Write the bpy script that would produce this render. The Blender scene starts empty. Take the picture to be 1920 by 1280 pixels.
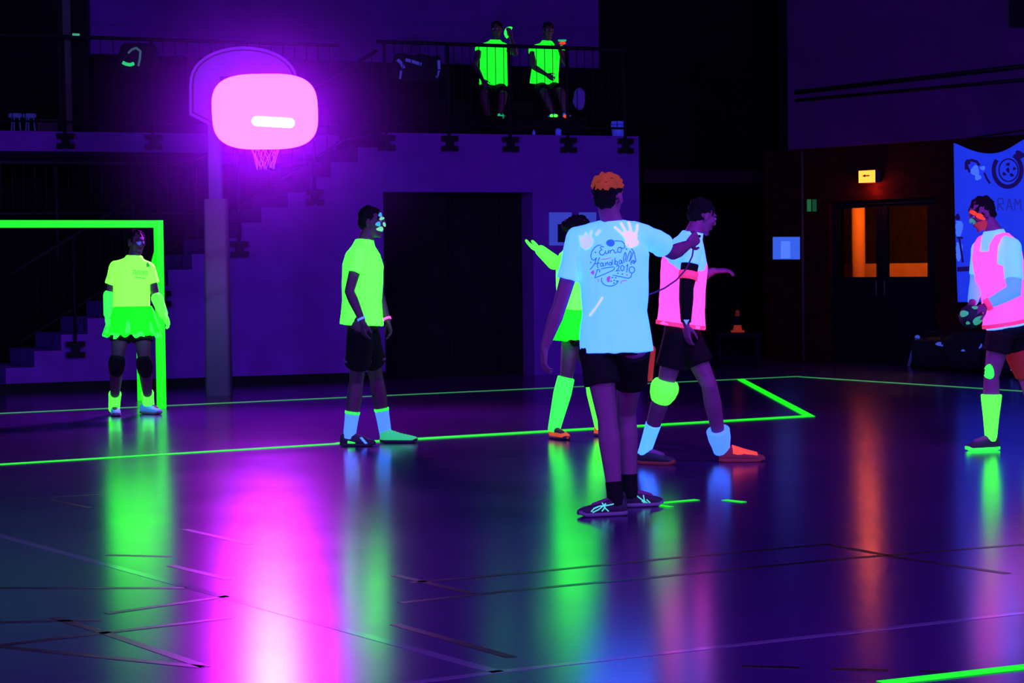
import bpy, bmesh, math, random
from mathutils import Vector, Matrix, noise
from mathutils.bvhtree import BVHTree
from mathutils.geometry import tessellate_polygon
random.seed(7)
S = bpy.context.scene
COL = S.collection
V = Vector
# ------------------------------------------------------------------ camera
F = 4100.0; CX, CY = 960.0, 640.0; EYE = V((0, 0, 1.4))
PITCH = math.atan(140 / F); ROLL = 0.012
_f = V((0, math.cos(PITCH), -math.sin(PITCH)))
_r0 = V((1, 0, 0)); _u0 = V((0, math.sin(PITCH), math.cos(PITCH)))
_r = _r0 * math.cos(ROLL) - _u0 * math.sin(ROLL)
_u = _r0 * math.sin(ROLL) + _u0 * math.cos(ROLL)
cam = bpy.data.cameras.new('camera'); cam.sensor_width = 36; cam.lens = F / 1920 * 36
cam.clip_start = 0.1; cam.clip_end = 200
co = bpy.data.objects.new('camera', cam); COL.objects.link(co)
M = Matrix((_r, _u, -_f)).transposed().to_4x4(); M.translation = EYE
co.matrix_world = M; S.camera = co
S.view_settings.view_transform = 'Standard'; S.view_settings.look = 'None'
S.view_settings.exposure = 0; S.view_settings.gamma = 1
S.view_settings.use_curve_mapping = False
S.cycles.max_bounces = 6; S.cycles.diffuse_bounces = 2; S.cycles.glossy_bounces = 3
S.cycles.volume_bounces = 0; S.cycles.sample_clamp_indirect = 6
S.cycles.use_denoising = True
# ------------------------------------------------------------------ world + ultraviolet lamps of the hall, plus an added floor fill
w = bpy.data.worlds.new('dim_hall'); S.world = w; w.use_nodes = True
w.node_tree.nodes['Background'].inputs[0].default_value = (0.12, 0.012, 0.6, 1)
w.node_tree.nodes['Background'].inputs[1].default_value = 0.05

def area(name, loc, tgt, power, col, size, spread=180):
    l = bpy.data.lights.new(name, 'AREA'); l.energy = power; l.color = col
    l.shape = 'RECTANGLE'; l.size = size; l.size_y = size * 0.35; l.spread = math.radians(spread)
    o = bpy.data.objects.new(name, l); COL.objects.link(o); o.location = loc
    o.rotation_euler = (V(tgt) - V(loc)).to_track_quat('-Z', 'Y').to_euler()
    return o
UV = (0.11, 0.32, 1.0); VI = (0.24, 0.03, 1.0)
area('blacklight_left', (-9.5, 7, 3.8), (-1, 17, 0.9), 600, UV, 1.2)
area('blacklight_right', (9.5, 6, 3.8), (2, 17, 0.9), 600, UV, 1.2)
area('blacklight_floor', (-0.7, 1.2, 0.12), (-3.0, 24, 2.4), 800, VI, 1.2)
area('blacklight_gallery', (3.5, 12, 5.2), (-1, 29, 4.0), 380, VI, 1.0)
area('floor_fill_overhead', (2.5, 7, 6.5), (2.0, 9, 0), 420, (0.20, 0.03, 1.0), 1.4)  # added lamp, brightens the near floor from above
area('blacklight_banner', (1.5, 17.5, 4.6), (6.0, 27.0, 2.4), 24, (0.08, 0.13, 1.0), 0.6, 70)

# ------------------------------------------------------------------ helpers
def ray(px, py):
    return (_f * F + _r * (px - CX) + _u * (CY - py)).normalized()
def P(px, py, Y):
    d = ray(px, py); return EYE + d * (Y / d.y)
def G(px, py, z=0.0):
    d = ray(px, py); return EYE + d * ((z - EYE.z) / d.z)
def onplane(px, py, p0, n):
    d = ray(px, py); return EYE + d * ((p0 - EYE).dot(n) / d.dot(n))

def mat(name, col, rough=0.8, spec=0.3, emit=None, es=1.0, nscale=0, namt=0.0, bump=0.0, bscale=60, metal=0):
    m = bpy.data.materials.new(name); m.use_nodes = True
    nt = m.node_tree; b = nt.nodes['Principled BSDF']
    b.inputs['Base Color'].default_value = (*col, 1); b.inputs['Roughness'].default_value = rough
    b.inputs['Specular IOR Level'].default_value = spec; b.inputs['Metallic'].default_value = metal
    if emit:
        b.inputs['Emission Color'].default_value = (*emit, 1); b.inputs['Emission Strength'].default_value = es
    tc = nt.nodes.new('ShaderNodeTexCoord')
    if nscale:
        n = nt.nodes.new('ShaderNodeTexNoise'); n.inputs['Scale'].default_value = nscale; n.inputs['Detail'].default_value = 5
        nt.links.new(tc.outputs['Object'], n.inputs['Vector'])
        mx = nt.nodes.new('ShaderNodeMixRGB'); mx.blend_type = 'MIX'
        mx.inputs[1].default_value = (*[c * (1 - namt) for c in col], 1)
        mx.inputs[2].default_value = (*[min(1, c * (1 + namt)) for c in col], 1)
        nt.links.new(n.outputs['Fac'], mx.inputs[0]); nt.links.new(mx.outputs[0], b.inputs['Base Color'])
    if bump:
        n2 = nt.nodes.new('ShaderNodeTexNoise'); n2.inputs['Scale'].default_value = bscale
        nt.links.new(tc.outputs['Object'], n2.inputs['Vector'])
        bp = nt.nodes.new('ShaderNodeBump'); bp.inputs['Strength'].default_value = bump; bp.inputs['Distance'].default_value = 0.01
        nt.links.new(n2.outputs['Fac'], bp.inputs['Height']); nt.links.new(bp.outputs[0], b.inputs['Normal'])
    return m

def obj(name, bm, m, parent=None, base=None, smooth=True):
    """bm is in world coordinates; base = origin of the thing"""
    base = V(base) if base is not None else (parent['_b'] if parent is not None and '_b' in parent else None)
    if base is None: base = V((0, 0, 0))
    base = V(base)
    bmesh.ops.translate(bm, verts=bm.verts, vec=-base)
    me = bpy.data.meshes.new(name); bm.normal_update(); bm.to_mesh(me); bm.free()
    if m: me.materials.append(m)
    if smooth: me.polygons.foreach_set('use_smooth', [True] * len(me.polygons))
    o = bpy.data.objects.new(name, me); COL.objects.link(o)
    if parent is not None: o.parent = parent
    else: o.location = base
    BASE[o.name] = base
    return o
BASE = {}
def part(name, bm, m, parent, smooth=True):
    return obj(name, bm, m, parent, BASE[parent.name], smooth)
def empty(name, loc, label, cat, group=None):
    o = bpy.data.objects.new(name, None); COL.objects.link(o); o.location = loc; o.empty_display_size = 0.1
    BASE[o.name] = V(loc); return tag(o, label, cat, group)
def tag(o, label, cat, group=None):
    o['label'] = label; o['category'] = cat
    if group: o['group'] = group
    return o
def struct(o):
    o['kind'] = 'structure'; return o
def B(): return bmesh.new()

def frame(d, hint=V((0, 0, 1))):
    d = d.normalized()
    if abs(d.dot(hint)) > 0.98: hint = V((1, 0, 0))
    a = d.cross(hint).normalized(); return a, a.cross(d).normalized()
def rings(bm, rs, cap=True, n=20):
    """rs: list of (centre, u, v, ru, rv[, p]) lofted"""
    prev = None; first = None
    for r in rs:
        c, u, v, ru, rv = r[:5]; p = r[5] if len(r) > 5 else 2.0
        vs = []
        for i in range(n):
            t = 2 * math.pi * i / n; cx, sy = math.cos(t), math.sin(t)
            x = math.copysign(abs(cx) ** (2 / p), cx); y = math.copysign(abs(sy) ** (2 / p), sy)
            vs.append(bm.verts.new(c + u * (ru * x) + v * (rv * y)))
        if prev:
            for i in range(n):
                bm.faces.new((prev[i], prev[(i + 1) % n], vs[(i + 1) % n], vs[i]))
        else: first = vs
        prev = vs
    if cap:
        bm.faces.new(list(reversed(first))); bm.faces.new(prev)
def capsule(bm, a, b, ra, rb, n=14, mid=None, k=5):
    a, b = V(a), V(b); d = b - a; L = d.length
    if L < 1e-5: d = V((0, 0, 1)); L = 1e-5
    d = d / L; u, v = frame(d); rs = []
    for i in range(k):
        t = -math.pi / 2 * (1 - i / k) ; rs.append((a + d * (ra * math.sin(t)), u, v, max(ra * math.cos(t), ra * .12), max(ra * math.cos(t), ra * .12)))
    rs.append((a, u, v, ra, ra))
    if mid: rs.append((a.lerp(b, mid[0]), u, v, mid[1], mid[1]))
    rs.append((b, u, v, rb, rb))
    for i in range(1, k + 1):
        t = math.pi / 2 * i / k; rs.append((b + d * (rb * math.sin(t)), u, v, max(rb * math.cos(t), rb * .12), max(rb * math.cos(t), rb * .12)))
    rings(bm, rs, True, n)
def tube(bm, pts, r, n=8):
    pts = [V(p) for p in pts]; rs = []; u = None
    for i, p in enumerate(pts):
        d = (pts[min(i + 1, len(pts) - 1)] - pts[max(i - 1, 0)]).normalized()
        if u is None: u, v = frame(d)
        else:
            u = (u - d * u.dot(d)).normalized(); v = u.cross(d)
        rs.append((p, u, v, r, r))
    rings(bm, rs, True, n)
def ell(bm, c, ax, rad, n=16, k=10):
    """ax: 3 axes, rad: 3 radii"""
    rs = []
    for i in range(k + 1):
        t = -math.pi / 2 + math.pi * i / k; cc = max(math.cos(t), 0.05)
        rs.append((V(c) + ax[2] * (rad[2] * math.sin(t)), ax[0], ax[1], rad[0] * cc, rad[1] * cc))
    rings(bm, rs, True, n)
WA = (V((1, 0, 0)), V((0, 1, 0)), V((0, 0, 1)))
def box(bm, c, u, v, w_, du, dv, dw):
    """oriented box with half sizes"""
    c = V(c); q = []
    for a in (-1, 1):
        for b in (-1, 1):
            for d in (-1, 1): q.append(bm.verts.new(c + u * (a * du) + v * (b * dv) + w_ * (d * dw)))
    for f in ((0, 1, 3, 2), (4, 6, 7, 5), (0, 4, 5, 1), (2, 3, 7, 6), (0, 2, 6, 4), (1, 5, 7, 3)):
        bm.faces.new([q[i] for i in f])
def bevbox(bm, c, u, v, w_, du, dv, dw, bev=0.01):
    b2 = B(); box(b2, c, u, v, w_, du, dv, dw)
    bmesh.ops.recalc_face_normals(b2, faces=b2.faces)
    bmesh.ops.bevel(b2, geom=b2.edges, offset=bev, segments=2, affect='EDGES', profile=0.5)
    me = bpy.data.meshes.new('t'); b2.to_mesh(me); b2.free(); bm.from_mesh(me); bpy.data.meshes.remove(me)
def prism(bm, pts, ext):
    """polygon (world points) extruded by vector ext"""
    a = [bm.verts.new(p) for p in pts]; b = [bm.verts.new(V(p) + ext) for p in pts]; n = len(a)
    if n <= 4:
        bm.faces.new(a); bm.faces.new(list(reversed(b)))
    else:
        for t in tessellate_polygon([[V(p) for p in pts]]):
            bm.faces.new([a[k] for k in t]); bm.faces.new([b[k] for k in reversed(t)])
    for i in range(n): bm.faces.new((a[(i + 1) % n], a[i], b[i], b[(i + 1) % n]))
    bmesh.ops.recalc_face_normals(bm, faces=bm.faces)
def remesh(bm, voxel=0.006, smooth=3, fold=0.0, fs=(7, 7, 3), seed=0.0):
    bmesh.ops.recalc_face_normals(bm, faces=bm.faces)
    me = bpy.data.meshes.new('tmp'); bm.to_mesh(me); bm.free()
    o = bpy.data.objects.new('tmp', me); COL.objects.link(o)
    r = o.modifiers.new('r', 'REMESH'); r.mode = 'VOXEL'; r.voxel_size = voxel
    if smooth:
        s = o.modifiers.new('s', 'SMOOTH'); s.factor = 0.5; s.iterations = smooth
    dg = bpy.context.evaluated_depsgraph_get(); ev = o.evaluated_get(dg)
    me2 = bpy.data.meshes.new_from_object(ev)
    bpy.data.objects.remove(o); bpy.data.meshes.remove(me)
    out = B(); out.from_mesh(me2); bpy.data.meshes.remove(me2)
    if fold:
        out.normal_update()
        for v in out.verts:
            p = v.co
            q = V((p.x * fs[0] + p.z * 1.5 + seed, p.y * fs[1], p.z * fs[2] - p.x * 2))
            k = noise.noise(q) + 0.5 * noise.noise(q * 2.3)
            v.co += v.normal * (fold * k)
    return out
def bvh_of(bm): 
    return BVHTree.FromBMesh(bm)
def hit(bvh, px, py, off=0.003):
    d = ray(px, py); loc, nrm, i, dist = bvh.ray_cast(EYE, d)
    if loc is None: return None, None
    if nrm.dot(d) > 0: nrm = -nrm
    return loc + nrm * off, nrm
def ribbon(bm, bvh, pts, wpx, off=0.003, step=1.0, across=1):
    """a mark following a surface; pts pixel polyline, wpx width in pixels"""
    q = []
    for a, b in zip(pts, pts[1:]):
        L = math.hypot(b[0] - a[0], b[1] - a[1]); n = max(1, int(L / step))
        for i in range(n): q.append((a[0] + (b[0] - a[0]) * i / n, a[1] + (b[1] - a[1]) * i / n))
    q.append(pts[-1]); prev = None
    for i, p in enumerate(q):
        a = q[max(0, i - 1)]; b = q[min(len(q) - 1, i + 1)]
        dx, dy = b[0] - a[0], b[1] - a[1]; L = math.hypot(dx, dy) or 1; nx, ny = -dy / L, dx / L
        row = []
        for k in range(across + 1):
            t = (k / across - 0.5) * wpx
            h, _ = hit(bvh, p[0] + nx * t, p[1] + ny * t, off)
            if h is None: row = None; break
            row.append(bm.verts.new(h))
        if row and prev:
            for k in range(across): bm.faces.new((prev[k], prev[k + 1], row[k + 1], row[k]))
        prev = row
def blob(bm, bvh, px, py, rx, ry, ang=0, off=0.003, wob=0.15, n=14, k=4):
    prev = None; h0, _ = hit(bvh, px, py, off)
    if h0 is None: return
    c = bm.verts.new(h0); ca, sa = math.cos(ang), math.sin(ang); ph = px * 1.7
    for j in range(1, k + 1):
        row = []
        for i in range(n):
            t = 2 * math.pi * i / n; m = j / k * (1 + wob * math.sin(3 * t + ph))
            x, y = rx * m * math.cos(t), ry * m * math.sin(t)
            h, _ = hit(bvh, px + x * ca - y * sa, py + x * sa + y * ca, off)
            row.append(bm.verts.new(h) if h is not None and abs(h.y - h0.y) < 0.12 else None)
        for i in range(n):
            a, b = row[i], row[(i + 1) % n]
            if prev is None:
                if a and b: bm.faces.new((c, a, b))
            else:
                p_, q_ = prev[i], prev[(i + 1) % n]
                if a and b and p_ and q_: bm.faces.new((p_, a, b, q_))
        prev = row

# ------------------------------------------------------------------ materials
M_wall = mat('painted_concrete', (0.19, 0.022, 0.33), 0.9, 0.1, nscale=3, namt=0.25, bump=0.3, bscale=30)
M_wall2 = mat('rear_plaster', (0.16, 0.015, 0.26), 0.9, 0.1, nscale=2, namt=0.3)
M_dark = mat('dark_panel', (0.012, 0.005, 0.009), 0.9, 0.05, nscale=4, namt=0.4)
M_black = mat('black_metal', (0.006, 0.003, 0.006), 0.6, 0.1)
M_brick_col = None
M_rail = mat('dark_painted_steel', (0.010, 0.005, 0.010), 0.7, 0.1)
M_rail2 = mat('grey_painted_steel', (0.06, 0.03, 0.045), 0.6, 0.2)
M_skin = mat('skin', (0.28, 0.035, 0.14), 0.6, 0.25, nscale=20, namt=0.15)
M_skin_dark = mat('dark_skin', (0.12, 0.022, 0.06), 0.6, 0.3, nscale=20, namt=0.15)
M_short = mat('black_shorts', (0.012, 0.005, 0.008), 0.85, 0.1, bump=0.3)
M_hair = mat('black_hair', (0.008, 0.004, 0.006), 0.8, 0.1, bump=0.6, bscale=90)
def fl(name, col, emit, es=1.0, **k):
    return mat(name, col, 0.85, 0.08, emit=emit, es=es, bump=0.25, bscale=45, **k)
M_tape = fl('green_fluorescent_tape', (0.03, 0.5, 0.02), (0.008, 1.0, 0.008), 1.0)
M_tapedim = fl('worn_green_tape', (0.2, 0.6, 0.2), (0.03, 0.32, 0.06), 0.8)
M_shirtY = fl('neon_yellow_shirt', (0.4, 0.8, 0.08), (0.058, 1.0, 0.016), 4.2)
M_shirtG = fl('neon_green_shirt', (0.35, 0.8, 0.08), (0.026, 1.0, 0.018), 3.4)
M_skirt = fl('neon_green_tulle', (0.03, 0.6, 0.02), (0.001, 1.0, 0.002), 3.8)
M_glove = fl('neon_glove', (0.1, 0.6, 0.05), (0.016, 1.0, 0.045), 2.0)
M_sock = fl('neon_sock', (0.1, 0.6, 0.05), (0.045, 1.0, 0.025), 2.6)
M_teal = fl('teal_sock', (0.1, 0.6, 0.3), (0.01, 0.62, 0.22), 0.7)
M_white = fl('white_cotton', (0.42, 0.95, 0.6), (0.017, 0.10, 1.0), 4.0)
M_bluew = fl('blue_glowing_cotton', (0.4, 0.5, 0.8), (0.04, 0.20, 0.95), 1.0)
M_pink = fl('neon_pink_bib', (0.4, 0.1, 0.35), (1.0, 0.048, 0.42), 2.2)
M_pinkband = fl('neon_red_edge', (0.7, 0.1, 0.2), (0.75, 0.02, 0.12), 1.0)
M_orange = fl('neon_orange', (0.7, 0.15, 0.05), (1.0, 0.045, 0.008), 0.95)
M_redleg = fl('red_body_paint', (0.4, 0.05, 0.03), (0.30, 0.012, 0.006), 0.8)
M_redleg2 = fl('dim_red_paint', (0.3, 0.03, 0.03), (0.11, 0.002, 0.004), 0.8)
M_hairO = fl('orange_dyed_hair', (0.35, 0.05, 0.02), (0.24, 0.030, 0.003), .75, nscale=45, namt=0.6)
M_bar = mat('dim_grey_bar', (0.028, 0.012, 0.025), 0.6, 0.1)
M_sockB = fl('light_blue_sock', (0.2, 0.3, 0.5), (0.03, 0.13, 1.0), 2.0)
M_shoeB = fl('blue_shoe', (0.2, 0.3, 0.6), (0.01, 0.08, 0.45), 0.7)
M_shoe = mat('dark_shoe', (0.06, 0.02, 0.05), 0.6, 0.2)
M_soleP = mat('purple_lit_sole', (0.25, 0.10, 0.2), 0.6, 0.2)
M_mark = fl('mint_stripe', (0.2, 0.6, 0.4), (0.06, 0.68, 0.34), 0.9)
M_print = fl('blue_print', (0.05, 0.1, 0.4), (0.02, 0.13, 0.62), 0.8)
M_printP = fl('pink_print', (0.3, 0.1, 0.4), (0.30, 0.06, 0.55), 0.8)
M_hand = fl('pale_pink_paint', (0.8, 0.6, 0.7), (0.62, 0.52, 0.85), 1.0)
M_eye = mat('eye', (0.3, 0.25, 0.4), 0.2, 0.5)
M_net = mat('white_net_cord', (0.7, 0.3, 0.6), 0.8, 0.1)
M_board = mat('backboard_paint', (0.36, 0.07, 0.52), 0.6, 0.2, nscale=6, namt=0.1)
M_boardD = mat('backboard_dark_line', (0.12, 0.03, 0.10), 0.7, 0.1)

# floor: polished sports floor
def floor_mat():
    m = bpy.data.materials.new('polished_sports_floor'); m.use_nodes = True
    nt = m.node_tree; b = nt.nodes['Principled BSDF']; tc = nt.nodes.new('ShaderNodeTexCoord')
    n = nt.nodes.new('ShaderNodeTexNoise'); n.inputs['Scale'].default_value = 0.35; n.inputs['Detail'].default_value = 6
    nt.links.new(tc.outputs['Object'], n.inputs['Vector'])
    cr = nt.nodes.new('ShaderNodeValToRGB')
    cr.color_ramp.elements[0].position = 0.3; cr.color_ramp.elements[0].color = (0.040, 0.008, 0.085, 1)
    cr.color_ramp.elements[1].position = 0.7; cr.color_ramp.elements[1].color = (0.085, 0.008, 0.115, 1)
    nt.links.new(n.outputs['Fac'], cr.inputs[0]); nt.links.new(cr.outputs[0], b.inputs['Base Color'])
    n3 = nt.nodes.new('ShaderNodeTexNoise'); n3.inputs['Scale'].default_value = 1.2; n3.inputs['Detail'].default_value = 4
    nt.links.new(tc.outputs['Object'], n3.inputs['Vector'])
    mr = nt.nodes.new('ShaderNodeMapRange'); mr.inputs[3].default_value = 0.16; mr.inputs[4].default_value = 0.22
    nt.links.new(n3.outputs['Fac'], mr.inputs[0]); nt.links.new(mr.outputs[0], b.inputs['Roughness'])
    b.inputs['Specular IOR Level'].default_value = 0.5
    return m
M_floor = floor_mat()
M_line_p = mat('pale_court_line', (0.22, 0.09, 0.20), 0.16, 0.5)
M_line_d = mat('dark_court_line', (0.006, 0.003, 0.006), 0.3, 0.15)
M_lampface = mat('ultraviolet_lamp_glass', (0.02, 0.0, 0.02), 0.3, 0.2, emit=(1.0, 0.012, 1.0), es=30)
M_tube = mat('ultraviolet_tube', (0, 0, 0), 0.3, 0.2, emit=(1.0, 0.3, 1.0), es=60)

# ------------------------------------------------------------------ floor and court lines
bm = B(); box(bm, (0, 17, -0.05), *WA, 16, 22, 0.05)
floor = struct(obj('floor', bm, M_floor, smooth=False))
def stripe(a, b, wd, z=0.002, top=0.001):
    bm = B(); d = (b - a); d.z = 0; d.normalize(); s = V((-d.y, d.x, 0)) * wd / 2
    a = V((a.x, a.y, z)); b = V((b.x, b.y, z))
    prism(bm, [a - s, b - s, b + s, a + s], V((0, 0, top))); return bm
def gl(x0, y0, x1, y1): return G(x0, y0), G(x1, y1)
i = 0
for (x0, y0, x1, y1, wd) in ((940, 1258, 1990, 1141, .045), (760, 1281, 940, 1258, .045), (-60, 987, 935, 1260, .05)):
    i += 1; o = part('court_line', stripe(*gl(x0, y0, x1, y1), wd, 0.0), M_line_p, floor, False)
DL = [(0, 938, 185, 927), (95, 937, 170, 952), (345, 992, 470, 1020), (200, 1040, 320, 1043), (320, 1060, 430, 1086),
      (0, 1102, 350, 1102), (-20, 1212, 430, 1158), (-20, 1167, 190, 1162), (0, 1212, 380, 1250), (100, 1157, 200, 1187), (200, 1187, 385, 1250),
      (740, 1078, 885, 1112), (750, 1130, 960, 1107), (960, 1107, 1225, 1082), (1225, 1082, 1585, 1047), (1585, 1047, 1960, 1017),
      (770, 1092, 960, 1076), (960, 1076, 1270, 1045), (1270, 1045, 1555, 1020), (740, 1170, 960, 1232), (1550, 1020, 1685, 1045), (1685, 1045, 1890, 1075),
      (1390, 1249, 1500, 1252), (1560, 1254, 1665, 1257), (1725, 1258, 1780, 1260), (430, 1117, 200, 1150)]
for (x0, y0, x1, y1) in DL:
    part('dark_court_line', stripe(*gl(x0, y0, x1, y1), 0.045, 0.0), M_line_d, floor, False)
# fluorescent tape
def tape(x0, y0, x1, y1, wd, label, m=M_tape, z=0.002):
    a, b = gl(x0, y0, x1, y1)
    return tag(obj('tape_strip', stripe(a, b, wd, 0.0021 if z == .002 else z), m, None, (a + b) / 2, False), label, 'floor tape', 'fluorescent tape on the floor')
tape(-20, 872, 637, 831.5, .10, 'long green tape strip on floor left of the walking player in yellow')
tape(637, 831.5, 1518, 780, .17, 'bright green tape strip on floor running behind the players feet to the corner', z=0.0032)
tape(1388, 711, 1519, 781, .09, 'short slanted green tape strip closing the goal area at its right corner', z=0.0043)
tape(-20, 776, 1500, 705.5, .11, 'dim worn goal line tape strip along the foot of the goal', M_tapedim)
tape(1502, 706.5, 1960, 736, .10, 'dim worn side line tape strip on the far right', M_tapedim)
tape(1224, 944.5, 1307, 937, .055, 'small green tape strip beside the right shoe of the player in white')
tape(1222, 945.5, 1258, 951, .045, 'tiny green tape strip meeting another beside black sneaker', z=0.0032)
tape(1358, 937.5, 1395, 941.5, .05, 'tiny isolated green tape strip in mid floor')
tape(1655, 1281, 1990, 1243, .075, 'bright green tape strip in the bottom right corner of the floor')

# ------------------------------------------------------------------ back wall, staircase, gallery
th = math.radians(24); WD = V((math.cos(th), math.sin(th), 0)); WN = V((math.sin(th), -math.cos(th), 0))  # WN faces camera
W0 = V((-5.95, 25.4, 0))
def wp(px, py, off=0.0): return onplane(px, py, W0 - WN * off, WN)
def ws(px, off=0.0):
    return (wp(px, 500, off) - (W0 - WN * off)).dot(WD)
def WPT(s, z, off=0.0): return W0 - WN * off + WD * s + V((0, 0, z))
SLZ = wp(960, 252).z
steps_px = [(7, 690), (61, 661), (112, 629), (162, 596), (213, 565), (264, 535), (315, 504), (360, 475), (405, 447), (454, 417), (492, 388), (542, 358), (583, 331), (624, 304), (674, 278), (720, 252)]
s1 = ws(720); s0 = ws(-110); top = SLZ
ss = [ws(x) for x, _ in steps_px]; n = len(ss); z0 = wp(*steps_px[0]).z
pts = [WPT(s0, 0), WPT(s1, 0), WPT(s1, top)]
zs = [z0 + (top - z0) * i / (n - 1) for i in range(n)]
zs2 = zs[:]
for i in range(n - 1, -1, -1):
    pts.append(WPT(ss[i], zs[i]))
    zl = zs[i - 1] if i > 0 else z0 - 0.18
    if i == n - 1: pts[1] = WPT(ss[i], 0); pts[2] = WPT(ss[i], zs[i])
    pts.append(WPT(ss[i], zl))
pts.append(WPT(s0, z0 - 0.18))
q_ = [pts[0]]
for p_ in pts[1:]:
    if (p_ - q_[-1]).length > 0.02: q_.append(p_)
pts = [q_[0], V((q_[1].x, q_[1].y, 0))] + q_[2:]
bm = B(); prism(bm, pts, -WN * 1.45)
st = tag(obj('staircase', bm, M_wall, None, WPT((s0 + s1) / 2, 0), False), 'solid concrete staircase rising along the back wall to the gallery behind the goal', 'staircase')
# recessed plinth strip under staircase and wall
bm = B(); prism(bm, [WPT(s0, 0), WPT(ws(720), 0), WPT(ws(720), .11), WPT(s0, .11)], WN * 0.02)
struct(obj('baseboard_back', bm, M_black, None, None, False))
# gallery front wall with dark doorway
sd0, sd1, zd = ws(722), ws(1000), wp(860, 360).z; se = ws(1200)
pts = [WPT(s1, 0), WPT(sd0, 0), WPT(sd0, zd), WPT(sd1, zd), WPT(sd1, 0), WPT(se, 0), WPT(se, SLZ), WPT(s1, SLZ)]
if sd0 - s1 < 0.03: pts = [WPT(s1, zd), WPT(sd1, zd), WPT(sd1, 0), WPT(se, 0), WPT(se, SLZ), WPT(s1, SLZ)]
bm = B(); prism(bm, pts, -WN * 0.35)
struct(obj('wall_back', bm, M_wall, None, None, False))
# dark room behind doorway: double door leaf set back
bm = B(); prism(bm, [WPT(sd0, 0, .36), WPT(sd1, 0, .36), WPT(sd1, zd, .36), WPT(sd0, zd, .36)], -WN * 0.06)
sm_ = (sd0 + sd1) / 2
d1 = struct(obj('door_1', bm, M_dark, None, None, False))
bm = B(); box(bm, WPT(sm_, zd / 2, .34), WD, WN, WA[2], .015, .012, zd / 2 - .01); part('door_post', bm, M_black, d1, False)
bm = B(); box(bm, WPT(sd1 - .30, zd / 2, .335), WD, WN, WA[2], .02, .012, zd / 2 - .01); part('door_post', bm, M_black, d1, False)
# gallery floor
bm = B(); prism(bm, [WPT(s1, SLZ - .25, .36), WPT(se, SLZ - .25, .36), WPT(se, SLZ - .02, .36), WPT(s1, SLZ - .02, .36)], -WN * 4.6)
struct(obj('trim_1', bm, M_dark, None, None, False))
# bleacher
bm = B(); prism(bm, [WPT(s1 + .3, SLZ - .02, 1.3), WPT(se - .1, SLZ - .02, 1.3), WPT(se - .1, SLZ + .33, 1.3), WPT(s1 + .3, SLZ + .33, 1.3)], -WN * 3.2)
struct(obj('trim_10', bm, M_dark, None, None, False))
bm = B(); prism(bm, [WPT(s1 + .3, SLZ + .33, 2.05), WPT(se - .1, SLZ + .33, 2.05), WPT(se - .1, SLZ + .58, 2.05), WPT(s1 + .3, SLZ + .58, 2.05)], -WN * 2.5)
tag(obj('spectator_bench', bm, M_dark, None, WPT((s1 + se) / 2, SLZ, 1.5), False), 'long black bench block on the gallery under the seated spectators', 'bench')
# rear walls
bm = B(); a, b = wp(170, 90, 5.2), wp(1123, 90, 5.2); sa, sb = (a - (W0 - WN * 5.2)).dot(WD), (b - (W0 - WN * 5.2)).dot(WD)
zr = wp(700, 118, 5.2).z
prism(bm, [WPT(sa, zr, 5.2), WPT(sb, zr, 5.2), WPT(sb, 8, 5.2), WPT(sa, 8, 5.2)], -WN * 0.2)
struct(obj('wall_rear', bm, M_wall2, None, None, False))
bm = B(); prism(bm, [WPT(-9, 0, 5.5), WPT(13.9, 0, 5.5), WPT(13.9, 8, 5.5), WPT(-9, 8, 5.5)], -WN * 0.2)
struct(obj('wall_far', bm, M_dark, None, None, False))
bm = B(); prism(bm, [WPT(sa, SLZ, 5.05), WPT(sb, SLZ, 5.05), WPT(sb, zr, 5.05), WPT(sa, zr, 5.05)], -WN * 0.2)
struct(obj('trim_2', bm, M_dark, None, None, False))
# left gallery slab and pillar
LO = 1.7; zt, zb = wp(150, 247, LO).z, wp(150, 284, LO).z; sl0, sl1 = ws(-120, LO), ws(640, LO)
bm = B(); prism(bm, [WPT(sl0, zb, LO), WPT(sl1, zb, LO), WPT(sl1, zt, LO), WPT(sl0, zt, LO)], -WN * 3.2)
struct(obj('trim_3', bm, M_wall, None, None, False))
bm = B(); prism(bm, [WPT(ws(126, LO + .2), zt, LO + .2), WPT(ws(141, LO + .2), zt, LO + .2), WPT(ws(141, LO + .2), 8, LO + .2), WPT(ws(126, LO + .2), 8, LO + .2)], -WN * .3)
struct(obj('trim_4', bm, M_rail2, None, None, False))  # lit face of the pillar, set apart as a paler box
bm = B(); prism(bm, [WPT(ws(142, LO + .3), zt, LO + .3), WPT(ws(173, LO + .3), zt, LO + .3), WPT(ws(173, LO + .3), 8, LO + .3), WPT(ws(142, LO + .3), 8, LO + .3)], -WN * .3)
struct(obj('trim_9', bm, M_dark, None, None, False))  # shaded side of the pillar, painted in as a near-black box
# background beam right of the gallery
bm = B(); prism(bm, [P(1208, 318, 33), P(1430, 318, 33), P(1430, 343, 33), P(1208, 343, 33)], V((0, .3, 0)))
struct(obj('trim_5', bm, mat('dim_beam', (0.04, 0.008, 0.02), 0.9, 0.1), None, None, False))

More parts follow.
